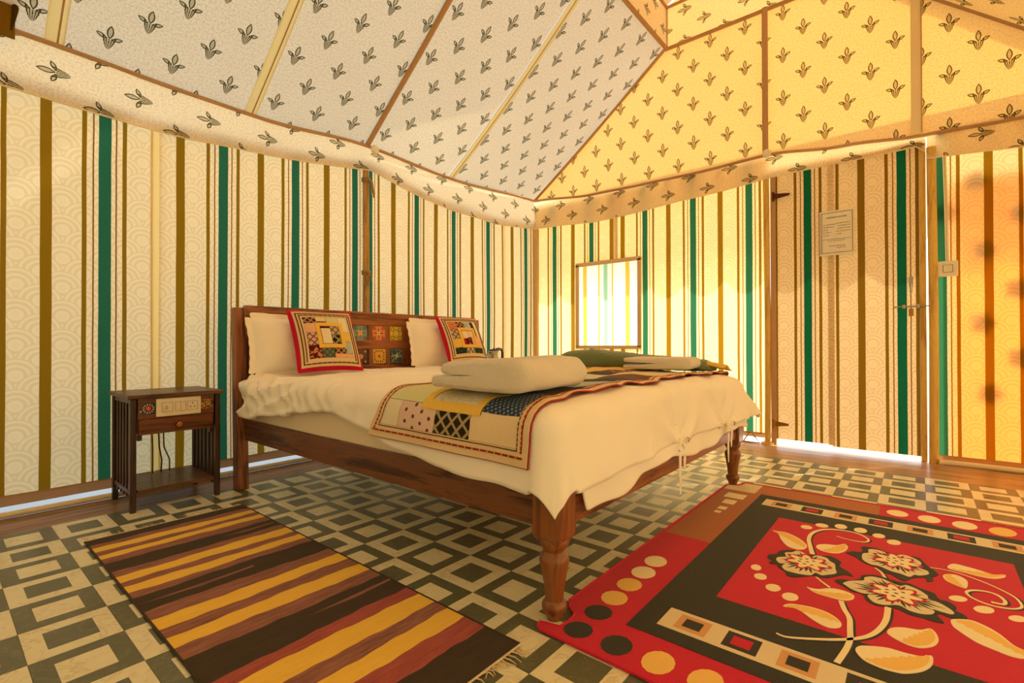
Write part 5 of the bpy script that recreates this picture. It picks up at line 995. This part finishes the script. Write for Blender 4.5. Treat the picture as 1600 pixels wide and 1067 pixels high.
for k in range(3):
    f1 = inlay('flower_motif', cr(RUG['fblack'][k], 4), Zs[8], M['r_black'], rg); pb = cr(RUG['fbeige'][k], 4); inlay('flower_petals', pb, Zs[9], M['r_beige'], f1)
    c = Vector(RUG['fcen'][k]); m = MB(); m2 = MB(); m3 = MB(); N = 34
    for q in range(N):
        a = 2*PI*q/N; d = Vector((math.cos(a), math.sin(a))); R = max([(p-c).dot(d) for p in pb if (p-c).normalized().dot(d) > .985] or [.08])
        w = .0042 if q % 2 else .006; nn = Vector((-d.y, d.x)); r0, r1 = R*.34, R*(.86 if q % 2 else .72)
        m.add([(c+d*r0-nn*w*.5).to_3d()[:2]+(Zs[10],), (c+d*(r0+r1)*.5-nn*w).to_3d()[:2]+(Zs[10],), (c+d*r1).to_3d()[:2]+(Zs[10],), (c+d*(r0+r1)*.5+nn*w).to_3d()[:2]+(Zs[10],), (c+d*r0+nn*w*.5).to_3d()[:2]+(Zs[10],)], [(0, 1, 2, 3, 4)])
    m.build('stamen_strokes', M['r_black'], f1)
    ring = [(c+Vector((math.cos(a), math.sin(a)))*.062*(1+.22*math.cos(7*a))) for a in frange(0, 2*PI, 70)[:-1]]; inlay('flower_heart', ring, Zs[10]+.0001, M['r_red'], f1, .001)
    ring = [(c+Vector((math.cos(a), math.sin(a)))*.050*(1+.28*math.cos(7*a))) for a in frange(0, 2*PI, 70)[:-1]]; inlay('flower_heart', ring, Zs[11], M['r_cream'], f1, .001)
    for q in range(7):
        a = 2*PI*q/7; e = c+Vector((math.cos(a), math.sin(a)))*(.026 if q else 0); m3.prism([(e.x+.006*math.cos(b), e.y+.004*math.sin(b)) for b in frange(0, 2*PI, 8)[:-1]], Zs[10], Zs[11]+.0003)
    m3.build('heart_dots', M['r_black'], f1)
def fringe(parent, x0, x1, y0, y1, n, seed, dx, dy):
    random.seed(seed); m = MB()
    for k in range(n):
        t = (k+random.uniform(.1, .9))/n; x = x0+(x1-x0)*t; y = y0+(y1-y0)*t; ln = random.uniform(.4, 1.0); a = random.uniform(-.012, .012)
        m.tube([(x, y, .004), (x+dx*ln*.5+a, y+dy*ln*.5-a, .0045), (x+dx*ln+a*1.8, y+dy*ln+a*.6, .002)], [.002, .0018, .001], 5)
    m.tube([(x0+(x1-x0)*t, y0+(y1-y0)*t+.002*math.sin(t*90), .005) for t in frange(0, 1, 40)], .003, 5)
    o = m.build('fringe', M['fringe'], parent, smooth=True); o['kind'] = 'stuff'
fringe(rg, .18, RW-.02, RL+.002, RL+.002, 90, 3, 0, .022)

sr = empty('striped_rug', (.13, -.71, 0)); tag(sr, 'flatwoven rug striped in gold, rust and dark brown beside the bed', 'rug')
SL, SW = 1.76, .59
stripes = [('d_dark', .075), ('d_rust', .05), ('d_gold', .055), ('d_rust', .045), ('d_gold', .05), ('d_rust', .065), ('d_dark', .105), ('d_rust', .055), ('d_gold', .068), ('d_rust', .05), ('d_gold', .062), ('d_rust', .05), ('d_dark', .13), ('d_rust', .075), ('d_gold', .075), ('d_rust', .065), ('d_gold', .075), ('d_rust', .075), ('d_dark', .145), ('d_red', .055), ('d_gold', .085), ('d_rust', .065), ('d_gold', .075), ('d_red', .08), ('d_dark', .135)]
tot = sum(q for _, q in stripes); x = 0.0; k = 0; mids = []
def edge(x, y, q): return x+.003*math.sin(y*9+q*1.7)+.005*noise.noise(Vector((y*4, q*2.3, 0)))+.0022*math.sin(y*37+q*5)+.0014*math.sin(y*83+q*3)
for mt, wd in stripes:
    wd = wd*SL/tot; x0, x1 = x, x+wd
    if mt == 'd_dark' and wd > .085 and x1 < SL-.01: mids.append((x0+x1)/2)
    m = MB(); ys = frange(0, SW, 40); zt = .0055
    def rw(xx, y, q): return edge(xx, y, q) if 0.001 < xx < SL-.001 else xx
    for y in ys: m.v += [(rw(x0, y, k), y, zt), (rw(x1, y, k+1), y, zt), (rw(x0, y, k), y, .0005), (rw(x1, y, k+1), y, .0005)]
    for j in range(40):
        a = j*4; b = a+4; m.f += [(a, a+1, b+1, b), (a+2, b+2, b+3, a+3), (a, b, b+2, a+2), (a+1, a+3, b+3, b+1)]
    m.f += [(0, 2, 3, 1), (160, 161, 163, 162)]
    m.build('woven_stripe', M[mt], sr); x = x1; k += 1
for y, col in ((.0, 'd_dark'), (SW, 'd_dark')): MB().tube([(q, y, .004) for q in frange(0, SL, 30)], .0038, 6).build('selvedge', M[col], sr, smooth=True)
for x0, x1, y0, y1, mt in ((mids[1], mids[1]-.012, .0, .34, 'd_rust'), (mids[2]-.02, mids[2]-.028, .30, .59, 'd_rust'), (mids[0], mids[0]-.01, .36, .58, 'd_rust')):
    MB().add([(x0, y0, .0062), (x0+.014, (y0+y1)/2, .0062), (x1+.012, y1, .0062), (x1, y1, .0062), (x0-.004, (y0+y1)/2, .0062)], [(0, 1, 2, 3, 4)]).build('weft_streak', M[mt], sr)
fringe(sr, -.002, -.002, 0, SW, 34, 8, -.045, .004); fringe(sr, SL+.002, SL+.002, 0, SW, 40, 9, .05, .004)

# ---------------------------------------------------------------- small things on the door wall
nt = empty('notice_sheet', (2.243, YB-.062, 1.61), (0, 0, 0)); tag(nt, 'white printed notice sheet fixed to the striped door', 'notice')
ny_ = 0
MB().box(-.106, .106, -.001, .001, -.165, .165).build('paper', M['paper'], nt)
e = MB()
for a, b, c, d in ((-.098, .098, .148, .151), (-.098, .098, -.147, -.144), (-.098, -.095, -.147, .151), (.095, .098, -.147, .151), (-.09, -.0885, -.147, .148)): e.box(a, b, -.0018, -.001, c, d)
e.build('ruled_frame', M['ink'], nt)
random.seed(11)
def textline(x0, x1, z, h):
    m = MB(); x = x0
    while x < x1-.004:
        w_ = random.uniform(.006, .018); w_ = min(w_, x1-x); q = x
        while q < x+w_: m.box(q, q+.0014, -.0018, -.001, z, z+h*random.uniform(.6, 1.0)); m.box(q, min(q+.0024, x+w_), -.0018, -.001, z+random.choice((0, h*.5)), z+random.choice((0, h*.5))+.001); q += .0027
        x += w_+.004
    m.build('text_line', M['ink'], nt)
textline(-.062, .06, .112, .0085)
for q, (a, b) in enumerate(((-.083, -.005), (-.083, -.015), (-.083, -.05), (-.083, -.035), (-.083, -.042))): textline(a, b, .062-q*.0195, .0055)
for q, (a, b) in enumerate(((.0, .082), (.006, .086), (.004, .088), (.0, .082), (.004, .03))): textline(a, b, .066-q*.0195, .0055)
textline(-.085, .086, -.048, .0045); textline(-.055, .055, -.060, .0045); textline(-.045, .055, -.098, .0055); textline(.0, .055, -.112, .0055)
sw = empty('light_switch', (2.852, YB-.055, 1.283)); tag(sw, 'square white light switch on the yellow pole by the door', 'switch')
MB().box(-.05, .05, -.012, .012, -.05, .05).build('plate', M['plastic'], sw, bevel=.003)
e = MB(); s = .025
for a, b, c, d in ((-s, s, s-.002, s), (-s, s, -s, -s+.002), (-s, -s+.002, -s, s), (s-.002, s, -s, s)): e.box(a, b, -.0128, -.0118, c, d)
e.build('rocker_outline', M['ink'], sw); MB().box(-.022, .022, -.0145, -.011, -.022, .022).build('rocker', M['plastic'], sw, bevel=.002)
tag(MB().tube([(2.838, YB-.045, 2.06), (2.845, YB-.045, 1.75), (2.850, YB-.045, 1.334)], .009, 8).build('conduit', M['pvc'], smooth=True), 'thin pale conduit running down to the light switch', 'conduit')
tag(MB().tube([(1.60, YB-.06, .004), (1.625, YB-.062, .05), (1.655, YB-.06, .085), (1.68, YB-.062, .05), (1.72, YB-.07, .004), (1.66, YB-.09, .003), (1.58, YB-.075, .004)], .005, 6).build('tie_cord', M['rope'], smooth=True), 'loose tie cord on the floor at the foot of the sunlit wall', 'cord')
